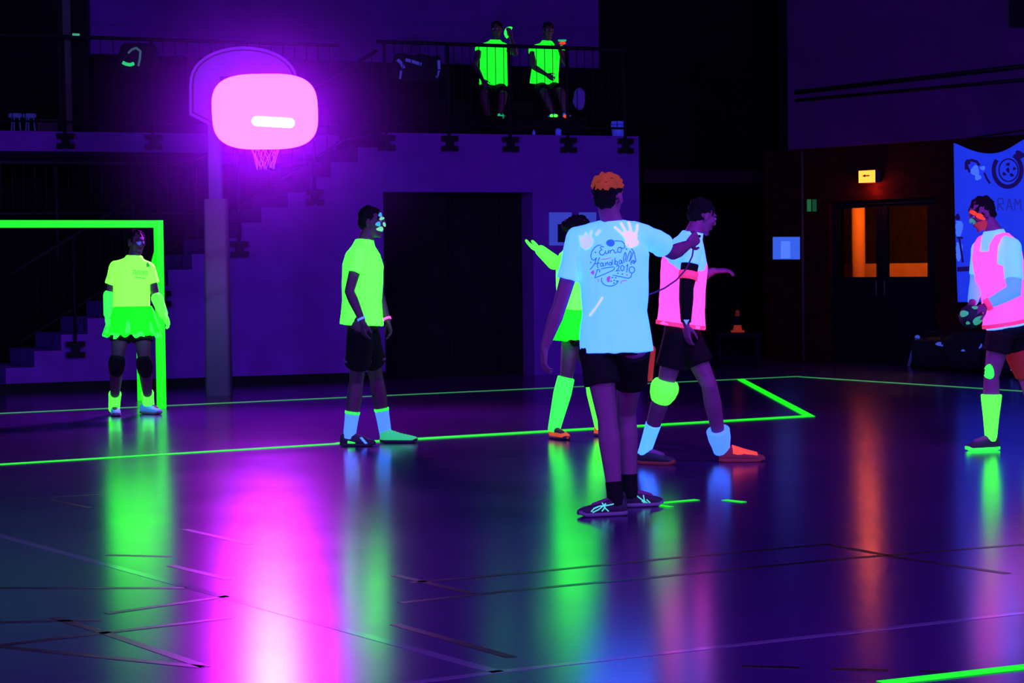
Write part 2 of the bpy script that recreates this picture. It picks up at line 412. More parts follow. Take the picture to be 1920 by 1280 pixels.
def bracket(bm, c, u, v, w_, s=0.1):
    box(bm, c, u, v, w_, s * .45, .025, s * .85)
    for a in (-1, 1):
        for b in (-1, 1): box(bm, c + u * (a * s * .7) + w_ * (b * s * .62), u, v, w_, s * .38, .02, s * .34)
def railing(label, posts, topf, off, s_a, s_b, botf, step, rail_top=True, m=M_rail, br=True, group=None):
    """posts: list of (s, zbase)"""
    e = empty('railing', WPT((s_a + s_b) / 2, botf((s_a + s_b) / 2), off), label, 'railing')
    bm = B(); k = 14
    tube(bm, [WPT(s_a + (s_b - s_a) * i / k, topf(s_a + (s_b - s_a) * i / k), off) for i in range(k + 1)], .024)
    part('handrail', bm, m, e)
    bm = B(); tube(bm, [WPT(s_a + (s_b - s_a) * i / k, botf(s_a + (s_b - s_a) * i / k) + .12, off) for i in range(k + 1)], .014)
    part('bottom_rail', bm, m, e)
    for s, zb_ in posts:
        bm = B(); tube(bm, [WPT(s, zb_ - .05, off - .03), WPT(s, topf(s), off)], .02); p_ = part('post', bm, m, e)
        if br:
            bm = B(); bracket(bm, WPT(s, zb_, off - .045), WD, WN, WA[2]); part('bracket', bm, m, p_, False)
    s = s_a + step; i = 0
    while s < s_b - .02:
        bm = B(); tube(bm, [WPT(s, botf(s) + .12, off), WPT(s, topf(s), off)], .0055, 6); part('baluster', bm, m, e)
        s += step
    return e
# gallery railing
sp = [ws(x) for x in (725, 843, 957, 1065, 1172)]
zbk = SLZ - .13
rz = wp(940, 86).z
railing('black steel railing on the gallery edge in front of the spectators', [(s, zbk) for s in sp], lambda s: rz, -.02, sp[0] - .1, se, lambda s: SLZ - .02, .115)
# stair railing
zstair = lambda s: z0 + (SLZ - z0) * (s - ss[0]) / (ss[-1] - ss[0])
sb_ = [(ws(137), wp(137, 655).z), (ws(300), wp(300, 560).z), (ws(447), wp(447, 467).z), (ws(590), wp(590, 370).z)]
railing('black steel stair railing rising with the concrete staircase', sb_, lambda s: zstair(s) + 1.05, -.02, ws(20), sp[0] - .1, lambda s: zstair(s) + .08, .15)
# left gallery railing
rzl = wp(150, 70, LO).z
railing('black steel railing on the left gallery slab beside the backboard', [(ws(x, LO), (zt + zb) / 2) for x in (-60, 125, 290)], lambda s: rzl, LO - .02, sl0, sl1, lambda s: zt, .16)
# balustrade under the left slab (second flight behind)
o4 = 1.62
railing('grey vertical bar balustrade in the dark space behind the goal', [(ws(x, o4), zb - 1.3) for x in (-40, 108, 250, 370)], lambda s: wp(150, 305, o4).z, o4, ws(-60, o4), ws(392, o4), lambda s: wp(150, 400, o4).z - .12, .14, m=M_bar, br=False)

# ------------------------------------------------------------------ right side wall
C0 = V((4.02, 31.0, 0)); RD = V((.64, -.77, 0)).normalized(); RN = V((-.77, -.64, 0)).normalized()
def rp(px, py, off=0.0): return onplane(px, py, C0 + RN * off, RN)
def rs_(px, off=0.0): return (rp(px, 500, off) - (C0 + RN * off)).dot(RD)
def RPT(s, z, off=0.0): return C0 + RN * off + RD * s + V((0, 0, z))
def brick_mat():
    m = bpy.data.materials.new('dark_red_brick'); m.use_nodes = True; nt = m.node_tree; b = nt.nodes['Principled BSDF']
    tc = nt.nodes.new('ShaderNodeTexCoord'); br = nt.nodes.new('ShaderNodeTexBrick')
    mp = nt.nodes.new('ShaderNodeMapping'); mp.inputs['Rotation'].default_value = (math.radians(90), 0, 0)
    nt.links.new(tc.outputs['Object'], mp.inputs[0]); nt.links.new(mp.outputs[0], br.inputs['Vector'])
    br.inputs['Color1'].default_value = (0.040, 0.003, 0.003, 1); br.inputs['Color2'].default_value = (0.022, 0.002, 0.002, 1)
    br.inputs['Mortar'].default_value = (0.02, 0.008, 0.006, 1); br.inputs['Scale'].default_value = 4
    nt.links.new(br.outputs[0], b.inputs['Base Color']); b.inputs['Roughness'].default_value = .9
    b.inputs['Specular IOR Level'].default_value = .05
    return m
M_brick = brick_mat()
zu = 3.0
q0, q1, zdr = rs_(1556), rs_(1757), rp(1650, 374).z
bm = B(); sx = rs_(1436); pts = [RPT(sx, 0), RPT(q0, 0), RPT(q0, zdr), RPT(q1, zdr), RPT(q1, 0), RPT(9, 0), RPT(9, zu), RPT(sx, zu)]
prism(bm, pts, -RN * .3)
struct(obj('wall_right', bm, M_brick, None, None, False))
bm = B(); prism(bm, [RPT(0, zu, .12), RPT(9, zu, .12), RPT(9, 8, .12), RPT(0, 8, .12)], -RN * .4)
struct(obj('wall_upper', bm, mat('upper_plaster', (0.085, 0.008, 0.09), 0.9, 0.05, nscale=1.5, namt=.4), None, None, False))
bm = B()
a, b = rp(1492, 173, .16), rp(1990, 116, .16); tube(bm, [a, b], .03)
struct(obj('trim_6', bm, M_black))
bm = B(); a, b = rp(1492, 188, .16), rp(1990, 143, .16); tube(bm, [a, b], .022)
struct(obj('trim_7', bm, M_black))
bm = B(); prism(bm, [rp(1892, 50, .3), rp(1990, 44, .3), rp(1990, -40, .3), rp(1892, -40, .3)], -RN * .1)
tag(obj('ventilation_box', bm, M_dark, None, rp(1940, 0, .3), False), 'black box on the upper right wall at the top edge', 'box')
# added return wall that blocks yard light leaking into the hall, vertical pillar
bm = B(); tube(bm, [RPT(rs_(1508), .02, .03), RPT(rs_(1508), 2.98, .03)], .018)
struct(obj('trim_8', bm, M_rail2))
a_ = RPT(sx, 0, -.31); dv = V((a_.x, a_.y, 0)).normalized(); pv = V((dv.y, -dv.x, 0)) * .12
bm = B(); prism(bm, [a_, a_ + pv, a_ + pv + V((0, 0, 8)), a_ + V((0, 0, 8))], dv * 4.5)
struct(obj('wall_leak_block', bm, M_dark, None, None, False))
# door
dr = struct(obj('door_2', (lambda b_: (prism(b_, [RPT(q0, 0, -.05), RPT(q0, zdr, -.05), RPT(q1, zdr, -.05), RPT(q1, 0, -.05), RPT(q1 - .06, 0, -.05), RPT(q1 - .06, zdr - .06, -.05), RPT(q0 + .06, zdr - .06, -.05), RPT(q0 + .06, 0, -.05)], -RN * .1), b_)[1])(B()), M_black, None, RPT((q0 + q1) / 2, 0, 0), False))
wins = [(1574, 1643), (1664, 1739)]; zwa, zwb = rp(1650, 519, -.08).z, rp(1650, 388, -.08).z
M_glass = mat('door_glass', (0.02, 0.02, 0.02), 0.05, 0.5)
g_ = M_glass.node_tree; g_.nodes['Principled BSDF'].inputs['Transmission Weight'].default_value = 1.0
g_.nodes['Principled BSDF'].inputs['Base Color'].default_value = (.95, .95, .95, 1)
g_.nodes['Principled BSDF'].inputs['IOR'].default_value = 1.05
qm = rs_(1653, -.08)
for k_, (xa, xb) in enumerate(wins):
    wa, wb = rs_(xa, -.08), rs_(xb, -.08); la, lb = (q0 + .06, qm - .005) if k_ == 0 else (qm + .005, q1 - .06)
    bm = B()
    for (a, b, c, d) in ((la, lb, 0.0, zwa), (la, lb, zwb, zdr - .06), (la, wa, zwa, zwb), (wb, lb, zwa, zwb)):
        prism(bm, [RPT(a, c, -.08), RPT(b, c, -.08), RPT(b, d, -.08), RPT(a, d, -.08)], -RN * .045)
    lf = part('door_leaf', bm, M_black, dr, False)
    bm = B(); prism(bm, [RPT(wa, zwa, -.1), RPT(wb, zwa, -.1), RPT(wb, zwb, -.1), RPT(wa, zwb, -.1)], -RN * .006); part('pane', bm, M_glass, lf, False)
    bm = B(); tube(bm, [RPT(lb - .07 if k_ == 0 else la + .07, .95, -.05), RPT(lb - .07 if k_ == 0 else la + .07, 1.15, -.05)], .012); part('door_handle', bm, M_rail2, lf)
# outside behind the door: lit yard
def out(px, py, off): return rp(px, py, -off)
M_yard = mat('yard_plaster', (0.55, 0.16, 0.03), 0.9, 0.1, nscale=6, namt=.25)
M_hedge = mat('yard_hedge', (0.035, 0.010, 0.003), 0.9, 0.1, nscale=9, namt=.7, bump=.8, bscale=15)
za = out(1650, 494, 2.6).z
bm = B(); prism(bm, [RPT(rs_(1540, -2.6) , .0, -2.6), RPT(rs_(1790, -2.6), .0, -2.6), RPT(rs_(1790, -2.6), za, -2.6), RPT(rs_(1540, -2.6), za, -2.6)], -RN * .25)
tag(obj('yard_wall', bm, M_yard, None, RPT(rs_(1650, -2.6), 0, -2.6), False), 'low orange-lit wall seen outside through the door panes', 'low wall')
bm = B(); tube(bm, [V((out(1610, 500, 2.3).x, out(1610, 500, 2.3).y, 0)), V((out(1610, 500, 2.3).x, out(1610, 500, 2.3).y, 2.36))], .1, 20)
o_ = tag(obj('yard_column', bm, M_yard, None, V((out(1610, 500, 2.3).x, out(1610, 500, 2.3).y, 0))), 'round orange-lit column seen outside through the left door pane', 'column')
bm = B(); box(bm, V((out(1610, 500, 2.3).x, out(1610, 500, 2.3).y, 2.38)), *WA, .14, .14, .03); part('column_cap', bm, M_yard, o_, False)
bm = B(); prism(bm, [RPT(rs_(1545, -4), 0, -4), RPT(rs_(1830, -4), 0, -4), RPT(rs_(1830, -4), 4, -4), RPT(rs_(1545, -4), 4, -4)], -RN * .3)
tag(obj('yard_hedge', bm, M_hedge, None, RPT(rs_(1650, -4), 0, -4), False), 'dark brown hedge outside behind the low wall, seen through the door panes', 'hedge')
l = bpy.data.lights.new('street_lamp_light', 'POINT'); l.energy = 190; l.color = (1, .36, .06); l.shadow_soft_size = .2
lo = bpy.data.objects.new('street_lamp_light', l); COL.objects.link(lo); lo.location = RPT(rs_(1655, -1.5), 2.85, -1.5)
# exit sign over the door
zs_, ssg = rp(1637, 331).z, rs_(1637)
ex = empty('exit_sign', RPT(ssg, zs_, .0), 'small glowing orange emergency sign above the dark double door', 'sign')
bm = B(); bevbox(bm, RPT(ssg, zs_, .06), RD, RN, WA[2], .15, .05, .09, .01); part('housing', bm, M_rail2, ex, False)
bm = B(); box(bm, RPT(ssg, zs_, .115), RD, RN, WA[2], .142, .006, .082); part('lit_panel', bm, mat('orange_lit_panel', (0, 0, 0), .5, .1, emit=(1.0, .30, .035), es=2.6), ex, False)
bm = B(); box(bm, RPT(ssg, zs_ + .01, .125), RD, RN, WA[2], .055, .003, .008)
prism(bm, [RPT(ssg - .02, zs_ + .03, .124), RPT(ssg - .075, zs_ + .01, .124), RPT(ssg - .02, zs_ - .01, .124)], RN * .003)
part('arrow', bm, mat('dark_red_print', (.1, .01, .0), .8, .1), ex, False)
l = bpy.data.lights.new('exit_sign_glow', 'POINT'); l.energy = 9; l.color = (1, .10, .015); l.shadow_soft_size = .05
lo = bpy.data.objects.new('exit_sign_glow', l); COL.objects.link(lo); lo.location = RPT(ssg + .06, zs_ - .16, .16)
# papers
def paper(px0, py0, px1, py1, label, m, inner=None, plane='r'):
    f_ = (lambda x, y, o: rp(x, y, o)) if plane == 'r' else (lambda x, y, o: wp(x, y, -o))
    N_ = RN if plane == 'r' else WN
    bm = B(); prism(bm, [f_(px0, py1, .012), f_(px1, py1, .012), f_(px1, py0, .012), f_(px0, py0, .012)], -N_ * .01)
    o = tag(obj('poster', bm, m, None, f_((px0 + px1) / 2, (py0 + py1) / 2, .0), False), label, 'poster')
    if inner:
        for (a, b, c, d, mm) in inner:
            bm = B(); prism(bm, [f_(a, d, .018), f_(c, d, .018), f_(c, b, .018), f_(a, b, .018)], -N_ * .004); part('print', bm, mm, o, False)
    return o
M_pap = fl('blue_glowing_paper', (0.2, 0.3, 0.6), (0.035, 0.12, 0.75), .85)
M_pap2 = fl('pale_paper_print', (0.2, 0.3, 0.6), (0.08, 0.22, 0.95), .9)
M_pap3 = fl('dim_blue_paper', (0.2, 0.25, 0.5), (0.018, 0.035, 0.30), .8)
paper(1449, 444, 1499, 486, 'blue glowing notice sheet on dark brick left of the door', M_pap, [(1464, 452, 1481, 484, M_pap2)])
M_papd = mat('poster_dark_print', (.02, .01, .03), .8, .1)
paper(1030, 398, 1072, 460, 'dim blue poster on the purple wall behind the player in neon green', M_pap3, [(1046, 420, 1068, 454, M_papd)], 'w')
paper(1086, 398, 1118, 440, 'second dim blue poster on the purple wall near the orange-haired head', M_pap3, None, 'w')
# green emergency marker
e = empty('emergency_marker', rp(1522, 385), 'dim green twin strip marker on the wall left of the door', 'light')
for x in (1517, 1527):
    bm = B(); box(bm, rp(x, 385, .03), RD, RN, WA[2], .022, .02, .085); part('strip', bm, mat('green_strip', (0, .05, .02), .5, .1, emit=(.015, .14, .05), es=.8 if x < 1520 else .4), e, False)

# banner
BO = .45
def banner():
    bm = B(); nx, ny = 26, 30; top_ = lambda t: 268 + 27 * (1 - ((t - .5) / .5) ** 2) - 26 * t * t * .6
    grid = []
    for j in range(ny + 1):
        row = []
        for i_ in range(nx + 1):
            t = i_ / nx; px = 1788 + 155 * t + (9 * j / ny) * (1 - t)
            ty = 268 + 25 * math.sin(math.pi * min(t / .92, 1)) ** 1.2 - 12 * t
            py = ty + (566 - ty) * j / ny
            p_ = rp(px, py, BO); p_ = p_ + RN * (.02 * math.sin(t * 9 + j * .08)); row.append(p_)
        grid.append(row)
    fr = [[bm.verts.new(p_) for p_ in r_] for r_ in grid]; bk = [[bm.verts.new(p_ - RN * .005) for p_ in r_] for r_ in grid]
    for j in range(ny):
        for i_ in range(nx):
            bm.faces.new((fr[j][i_], fr[j + 1][i_], fr[j + 1][i_ + 1], fr[j][i_ + 1])); bm.faces.new((bk[j][i_], bk[j][i_ + 1], bk[j + 1][i_ + 1], bk[j + 1][i_]))
    for j in range(ny):
        for c in (0, nx): bm.faces.new((fr[j][c], bk[j][c], bk[j + 1][c], fr[j + 1][c]))
    for i_ in range(nx):
        for r_ in (0, ny): bm.faces.new((fr[r_][i_], fr[r_][i_ + 1], bk[r_][i_ + 1], bk[r_][i_]))
    bmesh.ops.recalc_face_normals(bm, faces=bm.faces)
    return bm
bm = banner(); bv = bvh_of(bm)
M_ban = mat('blue_banner_cloth', (0.05, 0.07, 0.4), .8, .1, emit=(0.010, 0.035, 0.75), es=.8, nscale=2.5, namt=.5)
ban = tag(obj('banner', bm, M_ban, None, rp(1865, 566, BO)), 'large blue glowing banner with scalloped top behind the right player in pink', 'banner')
M_bd = mat('banner_dark_print', (0.03, 0.01, 0.08), .8, .1, emit=(.01, .004, .10), es=.6)
M_bm = mat('banner_mid_print', (0.1, 0.06, 0.3), .8, .1, emit=(.008, .018, .26), es=.8)
M_bl = mat('banner_light_print', (0.3, 0.4, 0.8), .8, .1, emit=(.03, .14, .8), es=.9)
bm = B(); ribbon(bm, bv, [(1812, 318), (1812, 304), (1822, 300), (1832, 303), (1837, 310)], 5, .008, 2); blob(bm, bv, 1815, 304, 5, 5, 0, .008); ribbon(bm, bv, [(1812, 306), (1819, 323)], 4, .008, 2)
ribbon(bm, bv, [(1846, 324), (1851, 335), (1857, 344)], 4, .008, 2); part('player_print', bm, M_bd, ban)
bm = B(); blob(bm, bv, 1829, 320, 8, 10, 0, .007); blob(bm, bv, 1843, 315, 5, 4, 0, .007); blob(bm, bv, 1834, 332, 6, 6, 0, .007); part('player_print', bm, M_bl, ban)
bm = B(); cpt = [(1890 + 26 * math.cos(t * math.pi / 14) * 1.0, 319 + 31 * math.sin(t * math.pi / 14)) for t in range(-5, 18)]
ribbon(bm, bv, cpt, 8, .008, 2, 2); blob(bm, bv, 1913, 290, 9, 7, .6, .008); part('crest_ring', bm, M_bd, ban)
bm = B(); cpt = [(1892 + 18 * math.cos(t * math.pi / 16), 319 + 21 * math.sin(t * math.pi / 16)) for t in range(0, 33)]
ribbon(bm, bv, cpt, 2.5, .010, 2, 1)
for (x, y, r1, r2) in ((1891, 308, 4, 3), (1884, 326, 3, 4), (1898, 328, 4, 3), (1891, 319, 3, 5), (1903, 316, 3, 3)): blob(bm, bv, x, y, r1, r2, x, .010)
part('crest_ball', bm, M_bd, ban)
bm = B()
for k_, x in enumerate((1872, 1888, 1903)):
    if k_ == 0:
        ribbon(bm, bv, [(x, 394), (x, 372), (x + 9, 372), (x + 10, 381), (x + 1, 383), (x + 11, 394)], 2.4, .008, 1.5)
    elif k_ == 1:
        ribbon(bm, bv, [(x, 394), (x + 5, 372), (x + 11, 394)], 2.4, .008, 1.5); ribbon(bm, bv, [(x + 2, 387), (x + 9, 387)], 2.2, .008, 1.5)
    else: ribbon(bm, bv, [(x, 394), (x + 1, 372), (x + 6, 384), (x + 11, 372), (x + 12, 394)], 2.4, .008, 1.5)
part('lettering', bm, M_bm, ban)
bm = B(); blob(bm, bv, 1796, 407, 5, 6, 0, .008); ribbon(bm, bv, [(1799, 445), (1803, 470), (1806, 492)], 4, .008, 2); ribbon(bm, bv, [(1795, 445), (1806, 446)], 4, .008, 2); part('small_player_print', bm, M_bd, ban)
bm = B(); blob(bm, bv, 1798, 428, 8, 16, 0, .007); blob(bm, bv, 1798, 470, 7, 18, 0, .006); part('small_player_print', bm, M_bl, ban)
bm = B(); ribbon(bm, bv, [(1792, 505), (1830, 503)], 9, .007, 3, 2); part('print_band', bm, M_bd, ban)
bm = B(); tube(bm, [rp(1786, 264, BO), rp(1960, 238, BO)], .012); part('cord', bm, M_black, ban)

# cone on a low black bench
bc = P(1383, 623, 29.5)
bm = B(); bevbox(bm, V((bc.x, bc.y, bc.z - .03)), *WA, .30, .2, .03, .01)
e = empty('bench', V((bc.x, bc.y, 0)), 'black low bench in the dark carrying the orange cone', 'bench')
part('bench_top', bm, M_dark, e, False)
for a in (-1, 1):
    for b in (-1, 1):
        bm = B(); box(bm, V((bc.x + a * .26, bc.y + b * .16, (bc.z - .06) / 2)), *WA, .02, .02, (bc.z - .06) / 2); part('leg', bm, M_dark, e, False)
e = empty('traffic_cone', bc, 'small orange traffic cone glowing dimly in the dark right of the pink player', 'cone')
bm = B(); bevbox(bm, bc + V((0, 0, .015)), *WA, .085, .085, .014, .006)
M_cone = mat('dim_orange_plastic', (0.5, .05, .02), .6, .2, emit=(.16, .01, .002), es=1)
M_cone2 = mat('dark_orange_plastic', (0.3, .03, .02), .6, .2, emit=(.05, .003, .002), es=.8)
part('base', bm, M_cone, e, False)
for (za_, zb2, ra, rb, mm) in ((.03, .1, .062, .05, M_cone), (.1, .22, .05, .034, M_dark), (.22, .30, .034, .024, M_cone2), (.30, .42, .024, .012, M_dark)):
    bm = B(); rings(bm, [(bc + V((0, 0, za_)), WA[0], WA[1], ra, ra), (bc + V((0, 0, zb2)), WA[0], WA[1], rb, rb)]); part('cone_band', bm, mm, e)

# sports bags at the foot of the right wall
M_bag = mat('black_bag_fabric', (.012, .006, .012), .8, .15, bump=.5, bscale=20)
M_refl = fl('pale_blue_bag_patch', (.2, .25, .6), (.03, .07, .42), .7)
def bag(px, pyb, L, H, label, patches, Y=None):
    c = G(px, pyb); e = empty('sports_bag', c, label, 'bag', 'sports bags against the right wall')
    u = RD; v = RN; bm = B()
    rs2 = []
    for t in (-1, -.92, -.5, 0, .5, .92, 1):
        k = .55 if abs(t) == 1 else (.9 if abs(t) > .9 else 1)
        rs2.append((c + u * (t * L / 2) + V((0, 0, H / 2)), v, WA[2], H * .5 * k, H / 2 * k, 2.6))
    rings(bm, rs2, True, 18); bm2 = remesh(bm, .02, 2, .02, (9, 9, 9), px); bv = bvh_of(bm2); lowest = min(v_.co.z for v_ in bm2.verts)
    bmesh.ops.translate(bm2, verts=bm2.verts, vec=V((0, 0, .001 - lowest)))
    part('bag_body', bm2, M_bag, e)
    bm = B(); tube(bm, [c + u * (-L * .25) + v * (H * .45) + V((0, 0, H * .7)), c + u * (-L * .15) + v * (H * .35) + V((0, 0, H * 1.2)), c + u * (L * .15) + v * (H * .35) + V((0, 0, H * 1.2)), c + u * (L * .25) + v * (H * .45) + V((0, 0, H * .7))], .014); part('carry_strap', bm, M_bag, e)
    for (x, y, rx, ry, an) in patches:
        bm = B(); blob(bm, bv, x, y, rx, ry, an, .012)
        if len(bm.faces): part('pale_patch', bm, M_refl, e)
        else: bm.free()
bag(1765, 694, .75, .42, 'black sports bag with pale blue patches at the foot of the wall, leftmost', [(1763, 646, 8, 3.5, .2), (1784, 635, 7, 4, -.3), (1810, 656, 1, 1, 0)])
bag(1822, 699, .6, .5, 'black sports bag with pale marks behind the knee of the right player', [(1834, 620, 3.5, 3.5, 0), (1830, 631, 8, 3, .1), (1838, 649, 2, 5, .5), (1807, 657, 4, 2, 0)])
bag(1912, 706, .6, .36, 'black sports bag with pale loop strap at the right edge', [(1899, 664, 2.5, 3, 0), (1908, 676, 2.5, 9, .5), (1899, 690, 2, 5, .8), (1919, 690, 5, 3, 0)])
c = G(1706, 688); e = empty('training_stick', c, 'slanted pale blue stick leaning beside the black sports bags', 'stick')
bm = B(); tube(bm, [G(1704, 684, .02), rp(1712, 655, .25), rp(1720, 632, .1)], .022); part('shaft', bm, mat('dim_blue_plastic', (.1, .08, .3), .5, .2, emit=(.006, .006, .06), es=1), e)
bm = B(); ell(bm, rp(1720, 632, .1), WA, (.035, .035, .03)); part('knob', bm, M_refl, e)

# ------------------------------------------------------------------ goal
def goal():
    a = G(303, 765); gd = (G(1382, 709) - G(0, 775)); gd.z = 0; gd.normalize(); gn = V((gd.y, -gd.x, 0))
    topz = P(291, 413, a.y).z
    e = empty('handball_goal', a, 'neon green taped handball goal at the left edge behind the goalkeeper', 'goal')
    hw = .037
    bm = B(); box(bm, V((a.x, a.y, topz / 2)), gd, gn, WA[2], hw, hw, topz / 2); part('goal_post', bm, M_tape, e, False)
    b = a - gd * 3.0
    bm = B(); box(bm, V((b.x, b.y, topz / 2)), gd, gn, WA[2], hw, hw, topz / 2); part('goal_post', bm, M_tape, e, False)
    m_ = (a + b) / 2 - gd * 0
    bm = B(); box(bm, V((m_.x, m_.y, topz - hw)), gd, gn, WA[2], 1.5 - hw - .001, hw * .95, hw * .98); part('crossbar', bm, M_tape, e, False)
    c = G(267, 750); bm = B(); box(bm, V((c.x, c.y, .5)), gd, gn, WA[2], .045, .03, .5)
    tube(bm, [V((c.x, c.y, .98)), V((a.x, a.y, topz - .25))], .03); part('back_stay', bm, M_tape, e, False)
goal()

# ------------------------------------------------------------------ basketball stand
base = G(411, 741); bx, by = base.x, base.y
e = empty('basketball_stand', base, 'purple-lit basketball post with padded foot and fan-shaped backboard', 'basketball stand')
zp = P(410, 373, by).z
ptop = V((bx, by, P(404, 150, by).z))
bm = B(); rings(bm, [(V((bx, by, 0)), WA[0], WA[1], .145, .145, 5), (V((bx, by, zp)), WA[0], WA[1], .125, .125, 5)], True, 28); part('padding', bm, mat('pad_vinyl', (.20, .12, .20), .6, .2, nscale=4, namt=.15), e)
bm = B(); rings(bm, [(V((bx, by, zp)), WA[0], WA[1], .078, .078, 6), (ptop, WA[0], WA[1], .078, .078, 6)], True, 24); part('post', bm, M_board, e)
BY = by - .75; ya = math.radians(14); bu = V((math.cos(ya), math.sin(ya), 0)); bn = V((math.sin(ya), -math.cos(ya), 0))
bc_ = P(457, 170, BY)
def bp(px, py, off=0): return onplane(px, py, bc_ + bn * off, bn)
arc = [(355, 215), (355, 160)] + [(457 - 102 * math.cos(t), 160 - 73 * math.sin(t) ** .85) for t in [math.pi * i / 20 for i in range(1, 20)]] + [(559, 160), (559, 215), (512, 238), (400, 238)]
bm = B(); prism(bm, [bp(x, y) for x, y in arc], -bn * .03); bd = part('backboard', bm, M_board, e, False)
def ring_poly(pts, k, off, th_, cx, cy):
    bm = B(); n_ = len(pts); inn = [(cx + (x - cx) * k, cy + (y - cy) * k) for x, y in pts]; t1 = -bn * th_
    for i_ in range(n_):
        j = (i_ + 1) % n_
        box_pts = [bp(*pts[i_], off), bp(*pts[j], off), bp(*inn[j], off), bp(*inn[i_], off)]
        a = [bm.verts.new(p_) for p_ in box_pts]; bm.faces.new(a)
    return bm
arc2 = [(457 + (x - 457) * .955, 165 + (y - 165) * .93) for x, y in arc]
bm = ring_poly(arc2, .965, .003, .003, 457, 165); part('border_line', bm, M_boardD, bd, False)
sq = [(412, 143), (503, 143), (503, 226), (412, 226)]; bm = ring_poly(sq, .82, .004, .003, 457, 185); part('target_square', bm, M_boardD, bd, False)
bm = B(); tube(bm, [ptop - V((0, 0, .35)), bc_ - bn * .04 + V((0, 0, -.2))], .035); tube(bm, [ptop - V((0, 0, .08)), bc_ - bn * .04 + V((0, 0, .15))], .03); part('arm', bm, M_board, e)
# hoop + net
hc = P(497, 262, BY - .42)
bm = B(); k = 28; hr = .2
tube(bm, [hc + V((hr * math.cos(2 * math.pi * i / k), hr * math.sin(2 * math.pi * i / k), 0)) for i in range(k + 1)], .009)
tube(bm, [hc + bu * -.1 - bn * .15, bc_ + bn * .01 + V((-.0, 0, hc.z - bc_.z))], .02); part('hoop', bm, mat('hoop_steel', (.5, .08, .05), .5, .3), e)
bm = B(); nn = 10
for k_ in range(nn):
    for sg in (1, -1):
        pts = []
        for j in range(7):
            t = j / 6; a = 2 * math.pi * (k_ + sg * t * 1.5) / nn; r = hr * (1 - .55 * t ** .6)
            pts.append(hc + V((r * math.cos(a), r * math.sin(a), -.30 * t + .015 * math.sin(k_ * 3 + j))))
        tube(bm, pts, .0055, 6)
part('net', bm, M_net, e)

# ------------------------------------------------------------------ ultraviolet floodlight
LY = BY - .95; lc = P(497, 209, LY)
le = empty('ultraviolet_floodlight', lc, 'blazing pink ultraviolet floodlight clamped in front of the backboard', 'floodlight')
lu = V((1, 0, 0)); lw = V((0, -.22, 1)).normalized(); ln = lu.cross(lw).normalized(); ln = -ln if ln.y > 0 else ln
pxm = LY / F
def lamp_ring(off, ru, rv, p=3.2): return (lc + ln * off, lu, lw, ru, rv, p)
HW, HH = 99 * pxm, 71 * pxm
bm = B(); rings(bm, [lamp_ring(-.16, HW * .55, HH * .5), lamp_ring(-.15, HW * .6, HH * .55), lamp_ring(-.03, HW * .93, HH * .93), lamp_ring(0, HW * .97, HH * .97), lamp_ring(0.005, HW * .93, HH * .93)], True, 48); part('housing', bm, M_rail2, le)
bm = B(); rings(bm, [lamp_ring(.004, HW * .95, HH * .95), lamp_ring(.02, HW * 1.0, HH * 1.0), lamp_ring(.06, HW * .97, HH * .97), lamp_ring(.085, HW * .85, HH * .85), lamp_ring(.095, HW * .5, HH * .5), lamp_ring(.097, HW * .1, HH * .1)], True, 56); part('glass', bm, M_lampface, le)
tcn = P(514, 226, LY) ; tcn = tcn - ln * ((tcn - lc).dot(ln)) + ln * .125
bm = B(); capsule(bm, tcn - lu * (31 * pxm) + lw * .012, tcn + lu * (31 * pxm) - lw * .012, .048, .048, 16); part('lamp_tube', bm, M_tube, le)
bm = B()
for sg in (-1, 1): tube(bm, [lc + lu * (sg * HW * .8) - ln * .03, lc + lu * (sg * .3) - ln * .3, hc + V((sg * .15, .12, .02))], .015)
part('yoke', bm, M_black, le)
l = bpy.data.lights.new('floodlight_output', 'SPOT'); l.energy = 1500; l.color = (.42, .015, 1.0); l.spot_size = math.radians(165); l.spot_blend = .6; l.shadow_soft_size = .25
lo = bpy.data.objects.new('floodlight_output', l); COL.objects.link(lo); lo.location = lc + ln * .3; lo.rotation_euler = ln.to_track_quat('-Z', 'Y').to_euler()
# haze volume added around the lamp to imitate lens bloom
l = bpy.data.lights.new('floodlight_spill', 'POINT'); l.energy = 35; l.color = (.32, .03, 1.0); l.shadow_soft_size = .3
lo = bpy.data.objects.new('floodlight_spill', l); COL.objects.link(lo); lo.location = P(600, 215, LY + .4)

bm = B(); HR = 2.2; bmesh.ops.create_icosphere(bm, subdivisions=3, radius=HR); hcn = lc + V((.1, -.25, -.1)); bmesh.ops.translate(bm, verts=bm.verts, vec=hcn)
hz = bpy.data.materials.new('bloom_scatter'); hz.use_nodes = True; nt = hz.node_tree; nt.nodes.remove(nt.nodes['Principled BSDF'])
vs = nt.nodes.new('ShaderNodeVolumeScatter'); vs.inputs['Color'].default_value = (.55, .10, 1, 1)
tc = nt.nodes.new('ShaderNodeTexCoord'); mp = nt.nodes.new('ShaderNodeMapping'); mp.inputs['Scale'].default_value = (1 / HR,) * 3
gr = nt.nodes.new('ShaderNodeTexGradient'); gr.gradient_type = 'QUADRATIC_SPHERE'
mu = nt.nodes.new('ShaderNodeMath'); mu.operation = 'MULTIPLY'; mu.inputs[1].default_value = 0.15
nt.links.new(tc.outputs['Object'], mp.inputs[0]); nt.links.new(mp.outputs[0], gr.inputs[0]); nt.links.new(gr.outputs[1], mu.inputs[0]); nt.links.new(mu.outputs[0], vs.inputs['Density'])
nt.links.new(vs.outputs[0], nt.nodes['Material Output'].inputs['Volume'])
hzo = tag(obj('halo', bm, hz, None, hcn, True), 'violet-lit haze volume added as lens bloom around the blazing floodlight', 'halo'); hzo['kind'] = 'stuff'

